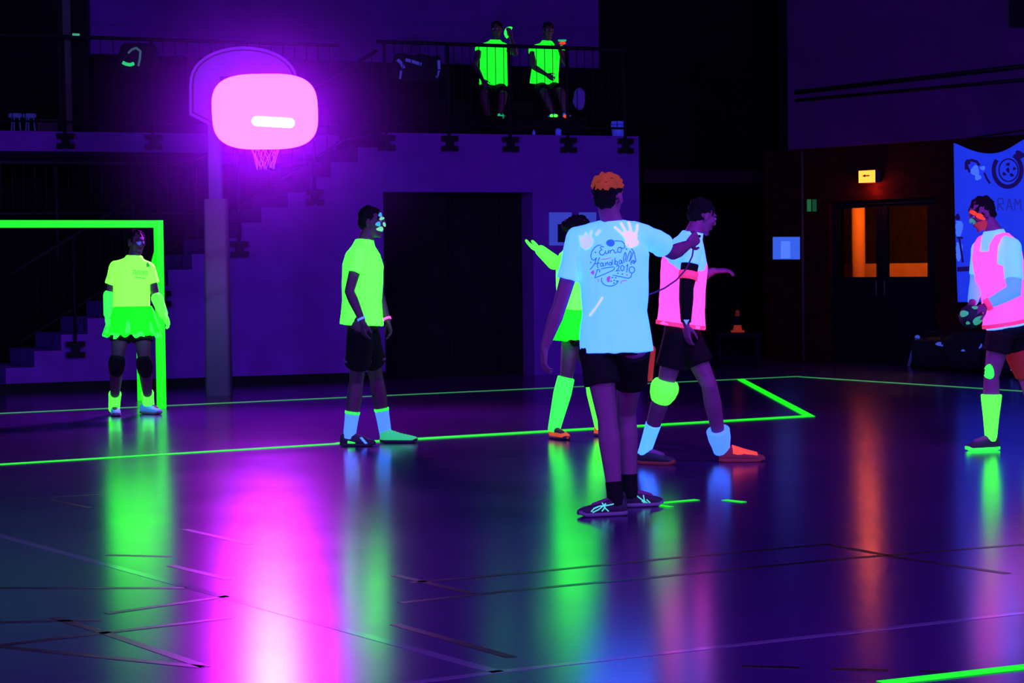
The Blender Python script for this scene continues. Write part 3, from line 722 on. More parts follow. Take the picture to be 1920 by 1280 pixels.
# ------------------------------------------------------------------ things on the galleries
def gobj(name, px, py, off, label, cat): return empty(name, wp(px, py, off), label, cat)
M_dimb = mat('dim_blue_plastic_seat', (.10, .08, .30), .6, .2, emit=(.004, .006, .05), es=1)
for x, lab in ((29, 'dim blue round stool on the left gallery, left one of two'), (56, 'dim blue round stool on the left gallery, beside the grey box')):
    p0 = wp(x, 246, LO + .4); p0.z = zt; e = empty('stool', p0, lab, 'stool', 'stools on the left gallery')
    bm = B(); rings(bm, [(p0 + V((0, 0, .19)), WA[0], WA[1], .07, .07), (p0 + V((0, 0, .20)), WA[0], WA[1], .085, .085), (p0 + V((0, 0, .235)), WA[0], WA[1], .085, .085), (p0 + V((0, 0, .245)), WA[0], WA[1], .07, .07)]); part('seat', bm, M_dimb, e)
    for a in (0, 1, 2):
        t = a * 2.1 + .5; bm = B(); tube(bm, [p0 + V((.07 * math.cos(t), .07 * math.sin(t), 0)), p0 + V((.05 * math.cos(t), .05 * math.sin(t), .195))], .009); part('leg', bm, M_dimb, e)
p0 = wp(87, 246, LO + .5); p0.z = zt
bm = B(); bevbox(bm, p0 + V((0, 0, .085)), WD, WN, WA[2], .13, .1, .084, .01); e = tag(obj('box', bm, M_rail2, None, p0, False), 'dim grey box on the left gallery slab', 'box')
bm = B(); box(bm, p0 + V((0, 0, .172)), WD, WN, WA[2], .135, .105, .004); part('lid', bm, M_rail2, e, False)
# hanging jackets
def jacket(px, py, w_, h_, off, label, marks, m2, kind='jacket'):
    c = wp(px, py, off); e = empty(kind, c, label, kind); bm = B()
    top_ = c + V((0, 0, h_ / 2))
    rings(bm, [(c + V((0, 0, -h_ / 2)), WD, WN, w_ * .5, .05, 3), (c, WD, WN, w_ * .46, .06, 3), (c + V((0, 0, h_ * .35)), WD, WN, w_ * .5, .06, 3), (top_, WD, WN, w_ * .3, .04, 3)], True, 20)
    for sg in (-1, 1): capsule(bm, c + WD * (sg * w_ * .42) + V((0, 0, h_ * .35)), c + WD * (sg * w_ * .55) + V((0, 0, -h_ * .3)), .055, .045)
    bm = remesh(bm, .015, 3, .02, (8, 8, 5), px); bv = bvh_of(bm); part('cloth', bm, M_bag, e)
    for mk in marks:
        bm = B()
        if len(mk) == 2: ribbon(bm, bv, mk[0], mk[1], .008, 2)
        if len(bm.faces): part('piping', bm, m2, e)
        else: bm.free()
M_pip = mat('dim_blue_piping', (.15, .12, .4), .7, .1, emit=(.012, .012, .12), es=1)
jacket(782, 128, .62, .34, .12, 'black jacket with dim blue piping hung on the gallery railing', [([(745, 112), (752, 118), (757, 128)], 6), ([(760, 112), (775, 116), (790, 121)], 6), ([(822, 113), (823, 130)], 5), ([(752, 132), (750, 148)], 4), ([(823, 132), (818, 146)], 4)], M_pip)
M_gstr = fl('green_strap', (.1, .6, .2), (.02, .62, .12), .9); M_gdim = mat('dim_reflective_strap', (.2, .25, .2), .7, .1, emit=(.02, .06, .045), es=1)
jacket(260, 108, .42, .36, LO - .16, 'black backpack with glowing green strap on the left gallery railing', [([(240, 100), (247, 93), (255, 90), (263, 96), (262, 110), (259, 124)], 4)], M_gdim, 'backpack')
bm = B(); q = [wp(x, y, LO - .36) for x, y in ((230, 117), (236, 120), (244, 121.5), (251, 119))]; tube(bm, q, .022); tag(obj('glow_stick', bm, M_gstr, None, q[1]), 'curved bright green glow stick on the left gallery', 'glow stick')
bm = B(); q = [wp(x, y, LO - .1) for x, y in ((136, 64.5), (149, 65))]; tube(bm, q, .014); tag(obj('glow_stick', bm, mat('pale_teal_strip', (0, .1, .1), .5, .1, emit=(.06, .45, .25), es=.8), None, q[0]), 'short pale teal glow stick at the top left pillar', 'glow stick')
def bottle(px, pyb, h_, r_, off, label, m, name='water_bottle', cat='bottle'):
    p0 = wp(px, pyb, off); p0.z = SLZ; o = tag(obj(name, (lambda b_: (rings(b_, [(p0, WA[0], WA[1], r_ * .95, r_ * .95), (p0 + V((0, 0, h_ * .6)), WA[0], WA[1], r_, r_), (p0 + V((0, 0, h_ * .8)), WA[0], WA[1], r_ * .5, r_ * .5), (p0 + V((0, 0, h_ * .85)), WA[0], WA[1], r_ * .45, r_ * .45)]), b_)[1])(B()), m, None, p0), label, cat)
    bm = B(); rings(bm, [(p0 + V((0, 0, h_ * .85)), WA[0], WA[1], r_ * .5, r_ * .5), (p0 + V((0, 0, h_)), WA[0], WA[1], r_ * .5, r_ * .5)]); part('cap', bm, m, o)
M_bb = mat('blue_bottle_plastic', (.1, .12, .5), .4, .3, emit=(.012, .012, .28), es=.8)
bottle(1047, 252, .12, .04, .1, 'small blue water bottle on the gallery edge below the right spectator', M_bb)
bottle(1001, 252, .07, .02, .1, 'tiny dim blue water bottle on the gallery edge between the two spectators', M_bb)
p0 = wp(1160, 254, .12); p0.z = SLZ
e = tag(obj('bucket', (lambda b_: (rings(b_, [(p0, WA[0], WA[1], .08, .08), (p0 + V((0, 0, .15)), WA[0], WA[1], .1, .1)]), b_)[1])(B()), M_bb, None, p0), 'dim blue bucket with lid at the right end of the gallery edge', 'bucket')
bm = B(); rings(bm, [(p0 + V((0, 0, .165)), WA[0], WA[1], .105, .105), (p0 + V((0, 0, .2)), WA[0], WA[1], .09, .09)]); part('lid', bm, M_bb, e)
p0 = wp(1087, 205, 1.25); bm = B(); ell(bm, p0 + V((0, 0, .14)), WA, (.085, .07, .15)); bm = remesh(bm, .015, 1, .02, (9, 9, 9), 3)
tag(obj('string_bag', bm, mat('dim_violet_cloth', (.12, .05, .3), .8, .1, emit=(.008, .002, .06), es=1), None, p0), 'dim violet string bag hanging right of the seated spectators', 'bag')

# ------------------------------------------------------------------ people
def head_frame(face, up=V((0, 0, 1)), tilt=0.0):
    f_ = V(face).normalized(); r = f_.cross(up).normalized(); u_ = r.cross(f_).normalized(); return r, f_, u_
def build_head(bm, c, fr, s=1.0):
    r, f_, u_ = fr; L = lambda x, y, z: c + (r * x + f_ * y + u_ * z) * s
    E = lambda p_, rad: ell(bm, L(*p_), (r, f_, u_), [k * s for k in rad])
    E((0, -.012, .032), (.074, .094, .086)); E((0, .02, -.02), (.060, .074, .098)); E((0, .035, -.082), (.046, .046, .032))
    E((0, .072, -.098), (.02, .018, .018)); E((0, .088, -.052), (.024, .013, .007)); E((0, .086, -.064), (.020, .012, .007))
    E((0, .080, .036), (.048, .014, .009))
    for sg in (-1, 1):
        E((sg * .034, .058, -.012), (.028, .026, .026)); E((sg * .076, -.004, -.004), (.010, .02, .032)); E((sg * .011, .098, -.022), (.009, .010, .008))
    capsule(bm, L(0, .086, .022), L(0, .106, -.016), .009 * s, .013 * s)
    return L
def build_hand(bm, wr, d, pn, thumb=1, curl=.35, s=1.0, fat=0.0, splay=.05, only_palm=False):
    """wr wrist, d direction, pn palm normal (fingers curl toward it), thumb: side sign"""
    d = V(d).normalized(); pn = (V(pn) - d * V(pn).dot(d)).normalized(); lat = d.cross(pn).normalized() * thumb
    rings(bm, [(wr + d * (t * s), lat, pn, (a + fat) * s, (b + fat) * s, 2.4) for t, a, b in ((-.02, .026, .02), (.0, .027, .019), (.03, .036, .017), (.06, .041, .015), (.088, .041, .013), (.096, .034, .010))], True, 16)
    for k, (o_, L) in enumerate(((.031, .068), (.0105, .078), (-.0105, .072), (-.031, .056))):
        p = wr + d * (.084 * s) + lat * (o_ * s); dd = (d + lat * (splay * (1.5 - k))).normalized(); ang = curl * (1 + .15 * k)
        for j, fr_ in enumerate((.45, .32, .26)):
            ax = dd.cross(pn).normalized(); dd = Matrix.Rotation(ang * (.6 if j == 0 else .9), 3, ax) @ dd; pn2 = pn
            q = p + dd * (L * fr_ * s); capsule(bm, p, q, (.0092 - .0008 * j) * s + fat * .6, (.0086 - .0008 * j) * s + fat * .6, 10, None, 3); p = q
            pn = pn  # curl plane stays that of the palm
    p = wr + d * (.022 * s) + lat * (.026 * s); dd = (d * .62 + lat * .62 + pn * .35).normalized()
    for j, L in enumerate((.042, .032, .026)):
        q = p + dd * (L * s); capsule(bm, p, q, (.0125 - .0015 * j) * s + fat * .6, (.0112 - .0015 * j) * s + fat * .6, 10, None, 3); p = q
        dd = (dd + d * .35 - lat * .12).normalized()
def build_shoe(pe, heel, fwd, upper, sole, L=.29, name='shoe', accents=None, laces=None, tilt=0):
    fwd = V(fwd); fwd.z = 0; fwd.normalize(); lat = V((fwd.y, -fwd.x, 0)); up = V((0, 0, 1)); k = L / .29
    g = V((heel.x, heel.y, heel.z))
    prof = ((-.055, .022, .050), (-.048, .031, .082), (-.02, .037, .098), (.02, .038, .095), (.055, .040, .083), (.10, .045, .066), (.15, .047, .053), (.19, .041, .044), (.215, .030, .036), (.228, .014, .026))
    bm = B(); rings(bm, [(g + fwd * (t * k) + up * (.012 + h / 2), lat, up, w_ * k, h / 2, 2.5) for t, w_, h in prof], True, 20)
    o = part(name, bm, upper, pe)
    bm = B(); rings(bm, [(g + fwd * (t * k) + up * (.013 + (.012 if t > .19 else (.004 if t < -.04 else 0))), lat, up, (w_ + .005) * k, .0125, 4) for t, w_, h in prof], True, 20)
    part('sole', bm, sole, o)
    bm = B()
    for j in range(4):
        t = .045 + j * .026; h = .083 - j * .008; tube(bm, [g + fwd * (t * k) + lat * -.018 + up * (h + .008), g + fwd * (t * k + .006) + up * (h + .017), g + fwd * (t * k) + lat * .018 + up * (h + .008)], .0035, 6)
    part('laces', bm, laces or sole, o)
    return o
def nlerp(a, b, t): return (a * (1 - t) + b * t).normalized()
def person(label, base, J, skin=M_skin, vox=.006, s=1.0, hair=None, hairmode='short', shirt=None, sleeve=.55, W_=(.17, .165, .185), D_=.115,
           shorts=None, short_len=.55, legs=True, hands=(.35, .35), body_mat=None, shirt_fold=.007, arms_r=1.0, depth_hem=None, flare=0.0, short_r=1.0):
    pe = empty('person', base, label, 'person')
    hf = head_frame(J['face']); hc_ = J['head']; out_ = {}
    bm = B(); L = build_head(bm, hc_, hf, s)
    nb = J['neck']; capsule(bm, L(0, -.018, -.05), nb, .055 * s, .062 * s)
    shL, shR, hpL, hpR = J['shL'], J['shR'], J['hipL'], J['hipR']
    us = (shR - shL).normalized(); uh = (hpR - hpL).normalized(); hm = (hpL + hpR) / 2; sm2 = (shL + shR) / 2
    def trings(spec, hem, nk, ah=None):
        rs = []
        for t, ru, rv in spec:
            c = hem.lerp(sm2, min(t / .86, 1)) if t <= .86 else sm2.lerp(nk, (t - .86) / .14)
            u = nlerp(uh, us, min(1, t / .8)); ax = (nk - hem).normalized(); v = ax.cross(u).normalized(); u = v.cross(ax).normalized()
            rs.append((c, u, v, ru, rv, 2.4))
        return rs
    rings(bm, trings([(0, .15 * s, .10 * s), (.25, .13 * s, .095 * s), (.6, .155 * s, .105 * s), (.86, .15 * s, .085 * s), (.97, .06 * s, .055 * s)], hm, nb), True, 20)
    for sd in 'LR':
        sh, el, wr = J['sh' + sd], J['el' + sd], J['wr' + sd]
        capsule(bm, sh, el, .052 * s * arms_r, .040 * s * arms_r, 14, (.35, .050 * s * arms_r)); capsule(bm, el, wr, .040 * s * arms_r, .026 * s, 14, (.28, .043 * s * arms_r))
        i_ = 0 if sd == 'L' else 1
        if 'gl' + sd not in J:
            build_hand(bm, wr, J.get('hd' + sd, wr - el), J.get('pn' + sd, V((0, 1, 0))), J.get('th' + sd, 1), hands[i_], s)
        hp, kn, an = J['hip' + sd], J['kn' + sd], J['an' + sd]
        capsule(bm, hp, kn, .088 * s, .056 * s, 18, (.4, .078 * s)); capsule(bm, kn, an, .056 * s, .037 * s, 18, (.3, .062 * s))
        f_ = J['toe' + sd]; capsule(bm, an + V((0, 0, -.02)), an + f_.normalized() * .12 + V((0, 0, -.045)), .034 * s, .024 * s)
    bm = remesh(bm, vox, 4); out_['body'] = bvh_of(bm)
    body = part('body', bm, body_mat or skin, pe)
    bm = B()
    for sg in (-1, 1): ell(bm, L(sg * .030, .0835, .013), hf, (.013 * s, .010 * s, .009 * s), 10, 6)
    part('eyes', bm, M_eye, pe)
    if hair:
        bm = B()
        if hairmode == 'short': ell(bm, L(0, -.022, .042), hf, (.080 * s, .098 * s, .086 * s)); ell(bm, L(0, -.05, .0), hf, (.070 * s, .062 * s, .07 * s))
        elif hairmode == 'bun': ell(bm, L(0, -.022, .042), hf, (.082 * s, .100 * s, .088 * s)); ell(bm, L(0, -.12, .03), hf, (.05 * s, .05 * s, .05 * s)); ell(bm, L(0, -.05, -.01), hf, (.072 * s, .064 * s, .07 * s))
        elif hairmode == 'afro': ell(bm, L(0, -.02, .055), hf, (.092 * s, .108 * s, .095 * s)); ell(bm, L(0, -.05, .0), hf, (.076 * s, .068 * s, .07 * s))
        bm = remesh(bm, .007, 1, .012, (30, 30, 30), 3.0); out_['hair'] = bvh_of(bm); part('hair', bm, hair, pe)
    if shirt:
        hem = J['hem']; bm = B(); hh = W_
        rings(bm, trings([(0, hh[0] + flare, depth_hem or D_), (.03, hh[0] + flare * .9, (depth_hem or D_)), (.3, hh[1], D_ * 1.0), (.55, (hh[1] + hh[2]) / 2, D_ * 1.04), (.72, hh[2], D_ * 1.06), (.86, hh[2] * .86, D_ * .88), (.94, .105 * s, .085 * s), (1.0, .075 * s, .07 * s)], hem, nb + V((0, 0, .012))), True, 28)
        for sd in 'LR':
            sh, el = J['sh' + sd], J['el' + sd]; capsule(bm, sm2.lerp(nb, .55).lerp(sh, .25), sh, .062 * s, .068 * s, 16)
            e2 = sh.lerp(el, sleeve); dd = (el - sh).normalized(); u, v = frame(dd)
            rings(bm, [(sh - dd * .03, u, v, .05 * s, .05 * s), (sh, u, v, .07 * s, .07 * s), (sh.lerp(e2, .6), u, v, .069 * s, .067 * s), (e2, u, v, .072 * s, .068 * s)], True, 18)
        bm = remesh(bm, vox, 4, shirt_fold, (9, 9, 3.5), base.x * 3); out_['shirt'] = bvh_of(bm); out_['shirt_o'] = part('shirt', bm, shirt, pe)
    if shorts:
        bm = B(); ax = V((0, 0, 1)); v = ax.cross(uh).normalized(); topc = hm + V((0, 0, .12 * s))
        k = short_r
        rings(bm, [(hm + V((0, 0, -.03)), uh, v, .17 * s * k, .12 * s * k), (hm + V((0, 0, .02)), uh, v, .172 * s * k, .125 * s * k), (topc, uh, v, .145 * s, .105 * s)], True, 22)
        for sd in 'LR':
            hp, kn = J['hip' + sd], J['kn' + sd]; e2 = hp.lerp(kn, short_len); dd = (kn - hp).normalized(); u, v = frame(dd)
            rings(bm, [(hp + V((0, 0, .05)), u, v, .09 * s * k, .09 * s * k), (hp, u, v, .104 * s * k, .104 * s * k), (hp.lerp(e2, .6), u, v, .102 * s * k, .102 * s * k), (e2, u, v, .105 * s * k, .104 * s * k)], True, 18)
        bm = remesh(bm, vox, 3, .006, (9, 9, 4), base.x); out_['shorts'] = bvh_of(bm); out_['shorts_o'] = part('shorts', bm, shorts, pe)
    out_['e'] = pe; out_['L'] = L; out_['hf'] = hf; out_['body_o'] = body
    return out_
def sleeve_part(pe, name, pts, m, vox=.006, fold=0.0):
    """pts list of (point, radius) : a fitted tube with soft ends"""
    bm = B()
    rs = []
    for i_, (p_, r_) in enumerate(pts):
        a = pts[max(0, i_ - 1)][0]; b = pts[min(len(pts) - 1, i_ + 1)][0]; d = (b - a).normalized()
        if not rs: u, v = frame(d)
        else: u = (u - d * u.dot(d)).normalized(); v = u.cross(d)
        rs.append((p_, u, v, r_, r_))
    rings(bm, rs, True, 20); bm = remesh(bm, vox, 1, fold, (14, 14, 6)); o = part(name, bm, m, pe); return o
def legs_base(*fe):
    c = V((0, 0, 0))
    for f_ in fe: c += f_
    return c / len(fe)

# --- player in the white printed shirt (back to camera)
D = 12.3; p = lambda x, y, d=0: P(x, y, D + d)
fl_, fr_ = G(1150, 966), G(1196, 950)
J = dict(head=p(1141, 371), face=V((.45, .9, -.03)), neck=p(1148, 418), shL=p(1086, 447), shR=p(1208, 441), elL=p(1050, 572, -.02), elR=p(1262, 474, .20), wrL=p(1021, 652, .02), wrR=p(1291, 458, .40),
         hipL=p(1119, 655), hipR=p(1186, 655), knL=V((p(1138, 785).x, fl_.y + .03, p(1138, 785).z)), knR=V((p(1180, 780).x, fr_.y, p(1180, 780).z)), anL=V((p(1152, 915).x, fl_.y - .0, .10)), anR=V((p(1187, 905).x, fr_.y, .10)),
         toeL=V((-1, -.25, 0)), toeR=V((1, .3, 0)), hem=p(1156, 660), hdL=V((-.05, 0, -1)), pnL=V((1, .3, 0)), thL=-1, hdR=V((.6, .6, .45)), pnR=V((-.3, .9, .2)), thR=-1)
r = person('player in white printed shirt seen from behind, orange hair and black socks', (fl_ + fr_) / 2, J, M_skin, .005, 1.0, M_hair, 'short', M_white, .62, (.195, .185, .215), .125, M_short, .50, hands=(.45, .9), depth_hem=.135, flare=.015, shirt_fold=.011)
pe = r['e']; L = r['L']; hf = r['hf']
bm = B(); ell(bm, L(0, -.022, .066), hf, (.086, .102, .074)); bm = remesh(bm, .006, 1, .016, (34, 34, 34), 1); part('dyed_hair', bm, M_hairO, pe)
for an, kn, nm in ((J['anL'], J['knL'], 0), (J['anR'], J['knR'], 1)):
    sleeve_part(pe, 'sock', [(an.lerp(kn, -.10), .047), (an, .047), (an.lerp(kn, .14), .046), (an.lerp(kn, .21), .048)], M_short)
sA = build_shoe(pe, V((J['anL'].x + .01, J['anL'].y, 0)), J['toeL'], M_shoe, M_soleP, .29, accents=1, laces=M_shoe)
sB = build_shoe(pe, V((J['anR'].x - .01, J['anR'].y, 0)), J['toeR'], M_shoe, M_soleP, .27, accents=1, laces=M_shoe)
def shoe_bvh(o):
    bm = B(); bm.from_mesh(o.data); bmesh.ops.translate(bm, verts=bm.verts, vec=BASE[o.name]); b_ = bvh_of(bm); bm.free(); return b_
for o, strokes in ((sA, ([(1160, 942), (1140, 947), (1124, 949)], [(1136, 944), (1122, 955), (1111, 960)], [(1129, 943), (1134, 952), (1141, 958)], [(1124, 949), (1114, 953), (1108, 959)], [(1135, 950), (1128, 958)])),
                   (sB, ([(1192, 928), (1203, 936), (1217, 944)], [(1206, 928), (1208, 938), (1207, 944)], [(1212, 936), (1219, 942)], [(1203, 938), (1212, 945)]))):
    bv = shoe_bvh(o); bm = B()
    for s_ in strokes: ribbon(bm, bv, s_, 2.2, .003, 1)
    if len(bm.faces): part('side_stripes', bm, M_mark, o)
    else: bm.free()
# prints on the shirt
bv = r['shirt']; so = r['shirt_o']
cp = lambda pts: [(1100 + x / 12.19, 440 + y / 12.19) for x, y in pts]
def circ(cx, cy, rx, ry, a0=0, a1=360, n_=22): return [(cx + rx * math.cos(math.radians(a0 + (a1 - a0) * i_ / n_)), cy + ry * math.sin(math.radians(a0 + (a1 - a0) * i_ / n_))) for i_ in range(n_ + 1)]
strokes = [
 # flourish of E to the left, around
 [(330, 240), (260, 240), (180, 300), (120, 390), (95, 480), (120, 560), (180, 580), (225, 520)],
 # E
 [(395, 285), (340, 265), (315, 300), (350, 345), (310, 365), (290, 410), (320, 460), (380, 465), (430, 400)],
 # u
 [(430, 360), (430, 420), (465, 440), (500, 380), (500, 350)], [(500, 350), (505, 430)],
 # r
 [(535, 350), (545, 430)], [(545, 380), (590, 340), (615, 360)],
 # o + tail
 [(620, 350), (640, 420), (700, 400)], circ(750, 350, 45, 60, 0, 360), [(760, 285), (830, 320), (870, 290), (860, 210), (800, 150), (640, 140)],
 # H
 [(225, 520), (190, 650), (130, 740), (80, 790)], [(300, 510), (250, 640), (245, 730), (270, 760)], [(170, 670), (300, 640)],
 # a
 circ(345, 680, 28, 42), [(375, 640), (380, 700), (410, 720)],
 # n
 [(430, 630), (440, 710)], [(438, 670), (480, 620), (495, 700)],
 # d
 circ(545, 660, 26, 36), [(590, 560), (580, 690)],
 # b
 [(650, 520), (640, 680)], circ(675, 640, 28, 38), 
 # a
 circ(765, 620, 28, 42), [(800, 580), (805, 650), (835, 650)],
 # l l
 [(850, 640), (840, 520), (880, 400), (900, 470), (880, 600)], [(905, 620), (935, 500), (990, 370), (1020, 420), (990, 560), (960, 610)], [(980, 600), (1030, 500), (1060, 400)],
 # flourish right
 [(1020, 320), (1080, 400), (1105, 520), (1120, 600), (1080, 650), (1010, 620), (1060, 580), (1120, 620)],
 # 2018
 [(680, 730), (710, 680), (740, 720), (720, 780), (670, 830), (760, 815)], circ(815, 760, 38, 62), [(905, 720), (940, 670), (910, 860)], circ(1030, 800, 62, 72), circ(1045, 640, 40, 45, 120, 400),
 [(1030, 870), (1010, 960), (950, 995), (800, 960), (600, 920)],
 # underline banner
 [(245, 790), (190, 985), (400, 900), (620, 800), (640, 740)], [(245, 790), (300, 800), (300, 860)], [(330, 780), (450, 750), (620, 730)], 
 # ball
 circ(530, 1030, 190, 140, 5, 200)]
bm = B()
for s_ in strokes: ribbon(bm, bv, cp(s_), 1.6, .004, .8)
for (x, y) in ((590, 975), (665, 980), (630, 1040), (560, 1060), (690, 1060), (625, 1105), (815, 895), (715, 880), (205, 405), (95, 630), (905, 330)): a_ = cp([(x, y)])[0]; blob(bm, bv, a_[0], a_[1], 1.5, 1.5, 0, .004, .05, 8, 2)
part('lettering', bm, M_print, so)
bm = B(); a_ = cp([(545, 190)])[0]; blob(bm, bv, a_[0], a_[1], 8, 6.8, 0, .0045, .03); part('beret_print', bm, M_print, so)
bm = B()
for x, y, rx, ry in ((145, 860, 3, 4), (500, 1010, 3.2, 6), (930, 245, 1.7, 1.7), (920, 915, 1.5, 1.5)): a_ = cp([(x, y)])[0]; blob(bm, bv, a_[0], a_[1], rx, ry, .2, .005)
ribbon(bm, bv, cp([(910, 1040), (800, 1050), (790, 1110)]), 1.4, .004, 1); ribbon(bm, bv, cp([(340, 560), (450, 550), (560, 520)]), 1.2, .004, 1); ribbon(bm, bv, cp([(260, 1010), (270, 1080)]), 1.2, .004, 1)
part('pink_print_marks', bm, M_printP, so)
# right hand print
hp_ = lambda pts: [(1080 + x / 6.4, 380 + y / 6.4) for x, y in pts]
bm = B()
for s_, w_ in (([(460, 290), (520, 340), (570, 390)], 4), ([(535, 240), (575, 310), (600, 360)], 4.2), ([(628, 232), (650, 300), (655, 350)], 4.2), ([(735, 262), (730, 330), (710, 390)], 4)): ribbon(bm, bv, hp_(s_), w_, .0045, 1, 2)
a_ = hp_([(645, 400)])[0]; blob(bm, bv, a_[0], a_[1], 14, 9, .2, .0045, .06); a_ = hp_([(665, 480)])[0]; blob(bm, bv, a_[0], a_[1], 13, 9, 0, .005, .06)
part('handprint', bm, M_hand, so)
M_hand2 = fl('faint_pale_paint', (.7, .6, .75), (.36, .50, .95), 1.0)
bm = B()
for s_, w_ in (([(290, 325), (240, 390)], 5), ([(190, 335), (175, 380), (160, 430)], 4), ([(115, 360), (120, 400), (128, 440)], 4), ([(40, 400), (70, 430), (95, 455)], 4)): ribbon(bm, bv, hp_(s_), w_, .0045, 1, 2)
a_ = hp_([(125, 470)])[0]; blob(bm, bv, a_[0], a_[1], 13, 13, 0, .0045, .08)
part('handprint', bm, M_hand2, so)
bm = B(); ribbon(bm, bv, [(1130, 557), (1120, 573), (1106, 592)], 3, .0045, 1, 2); part('paint_streak', bm, M_hand, so)
# whistle with cord in the right hand
wpos = p(1302, 446, .46)
bm = B(); capsule(bm, wpos, wpos + V((.03, 0, .01)), .012, .008); wh = tag(obj('whistle', bm, M_black, None, wpos), 'black whistle on a dark cord held by the player in white', 'whistle')
bm = B(); tube(bm, [p(1302, 452, .45), p(1298, 480, .38), p(1286, 505, .3), p(1268, 525, .24), p(1246, 540, .2), p(1226, 549, .14), p(1214, 553, .08)], .005, 6); part('cord', bm, mat('purple_cord', (.12, .03, .12), .7, .2), wh)

# --- walking player in neon yellow green, profile
D = 17.0; fA, fB = G(656, 836), G(722, 830)
J = dict(head=p(698, 417), face=V((.93, -.35, -.08)), neck=p(684, 452), shL=p(688, 475, .19), shR=p(674, 476, -.19), elL=p(708, 545, .26), elR=p(655, 546, -.25), wrL=p(727, 601, .2), wrR=p(679, 601, -.27),
         hipL=p(684, 612, .09), hipR=p(676, 612, -.09), knL=p(700, 712, .15), knR=p(663, 718, -.08), anL=V((fB.x, fB.y + .02, .1)), anR=V((fA.x, fA.y, .1)), toeL=V((1, -.1, 0)), toeR=V((1, -.2, 0)), hem=p(678, 609),
         hdL=V((.25, 0, -1)), pnL=V((-1, -.3, 0)), hdR=V((.12, 0, -1)), pnR=V((1, .5, 0)), thL=1, thR=1)
J['knL'].y = fB.y; J['knR'].y = fA.y
r = person('player in neon yellow-green shirt walking right in profile with spotted face paint', (fA + fB) / 2, J, M_skin_dark, .006, 1.0, M_hair, 'short', M_shirtG, .5, (.155, .15, .17), .15, M_short, .68, hands=(.5, .4), depth_hem=.17, arms_r=.95)
pe = r['e']
for an, kn in ((J['anL'], J['knL']), (J['anR'], J['knR'])):
    o = sleeve_part(pe, 'sock', [(an.lerp(kn, -.10), .05), (an, .05), (an.lerp(kn, .25), .054), (an.lerp(kn, .36), .058)], M_sockB)
    u_, v_ = frame((kn - an).normalized()); c = an.lerp(kn, .37); bm = B(); rings(bm, [(c, u_, v_, .059, .059), (c + (kn - an).normalized() * .02, u_, v_, .06, .06)]); part('green_cuff', bm, M_glove, o)
sA = build_shoe(pe, V((fA.x - .02, fA.y, 0)), V((1, -.2, 0)), M_shoe, M_shoe, .29, laces=M_sockB)
M_shoeGr = fl('green_shoe', (.1, .6, .2), (.02, .55, .12), .8)
sB = build_shoe(pe, V((fB.x + .02, fB.y, 0)), V((1, -.1, 0)), M_shoeGr, M_shoe, .31, laces=M_shoe)
for o, pts, mm in ((sA, [(652, 828), (666, 831)], M_glove), (sA, [(672, 816), (688, 832)], M_sockB), (sB, [(706, 828), (720, 829)], M_glove)):
    bv = shoe_bvh(o); bm = B(); ribbon(bm, bv, pts, 4, .004, 1)
    if len(bm.faces): part('glowing_mark', bm, mm, o)
    else: bm.free()
bv = r['body']
M_fp = fl('green_face_paint', (.3, .7, .3), (.16, .72, .16), .9); M_fpt = fl('teal_face_paint', (.1, .5, .5), (.03, .45, .36), .8)
for (x, y, rx, ry, an_, mm) in ((706, 391, 4, 6, -.5, M_fp), (714, 403, 5, 4, .3, M_fpt), (717, 409, 6, 3, -.2, M_fp), (709, 420, 4.5, 4, 0, M_fpt), (722, 420, 4.5, 4, 0, M_fp), (713, 429, 7, 4.5, .1, M_fp)):
    bm = B(); blob(bm, bv, x, y, rx, ry, an_, .004)
    if len(bm.faces): part('face_paint', bm, mm, pe)
    else: bm.free()
for sd, mm in (('L', M_pink), ('R', M_bluew)):
    el, wr = J['el' + sd], J['wr' + sd]; a, b = el.lerp(wr, .9), el.lerp(wr, .97); u_, v_ = frame((b - a).normalized()); bm = B(); rings(bm, [(a, u_, v_, .033, .033), (b, u_, v_, .033, .033)]); part('wristband', bm, mm, pe)
bm = B(); hm2 = (J['hipL'].lerp(J['knL'], .66), J['hipR'].lerp(J['knR'], .66))
for c in hm2: rings(bm, [(c, WA[0], WA[1], .108, .108), (c + V((0, 0, .02)), WA[0], WA[1], .108, .108)])
part('hem_stripe', bm, mat('violet_stripe', (.22, .06, .2), .8, .1), pe)

# --- goalkeeper with neon tulle skirt
D = 20.75; fA, fB = G(213, 779), G(281, 776)
J = dict(head=p(256, 455), face=V((.55, -.83, -.12)), neck=p(252, 481), shL=p(218, 502, -.02), shR=p(278, 503, .04), elL=p(205, 552, .0), elR=p(291, 550, .02), wrL=p(203, 588, -.06), wrR=p(306, 588, -.06),
         hipL=p(228, 615), hipR=p(266, 615), knL=p(219, 680, -.08), knR=p(271, 682, -.08), anL=V((fA.x, fA.y + .05, .1)), anR=V((fB.x - .02, fB.y + .05, .1)), toeL=V((.25, -1, 0)), toeR=V((.75, -.65, 0)), hem=p(246, 583),
         glL=1, glR=1)
r = person('goalkeeper in neon shirt and green tulle skirt with black knee pads', (fA + fB) / 2, J, M_skin_dark, .007, .98, M_hair, 'short', M_shirtY, .62, (.18, .17, .185), .12, M_short, .38)
pe = r['e']; bv = r['shirt']
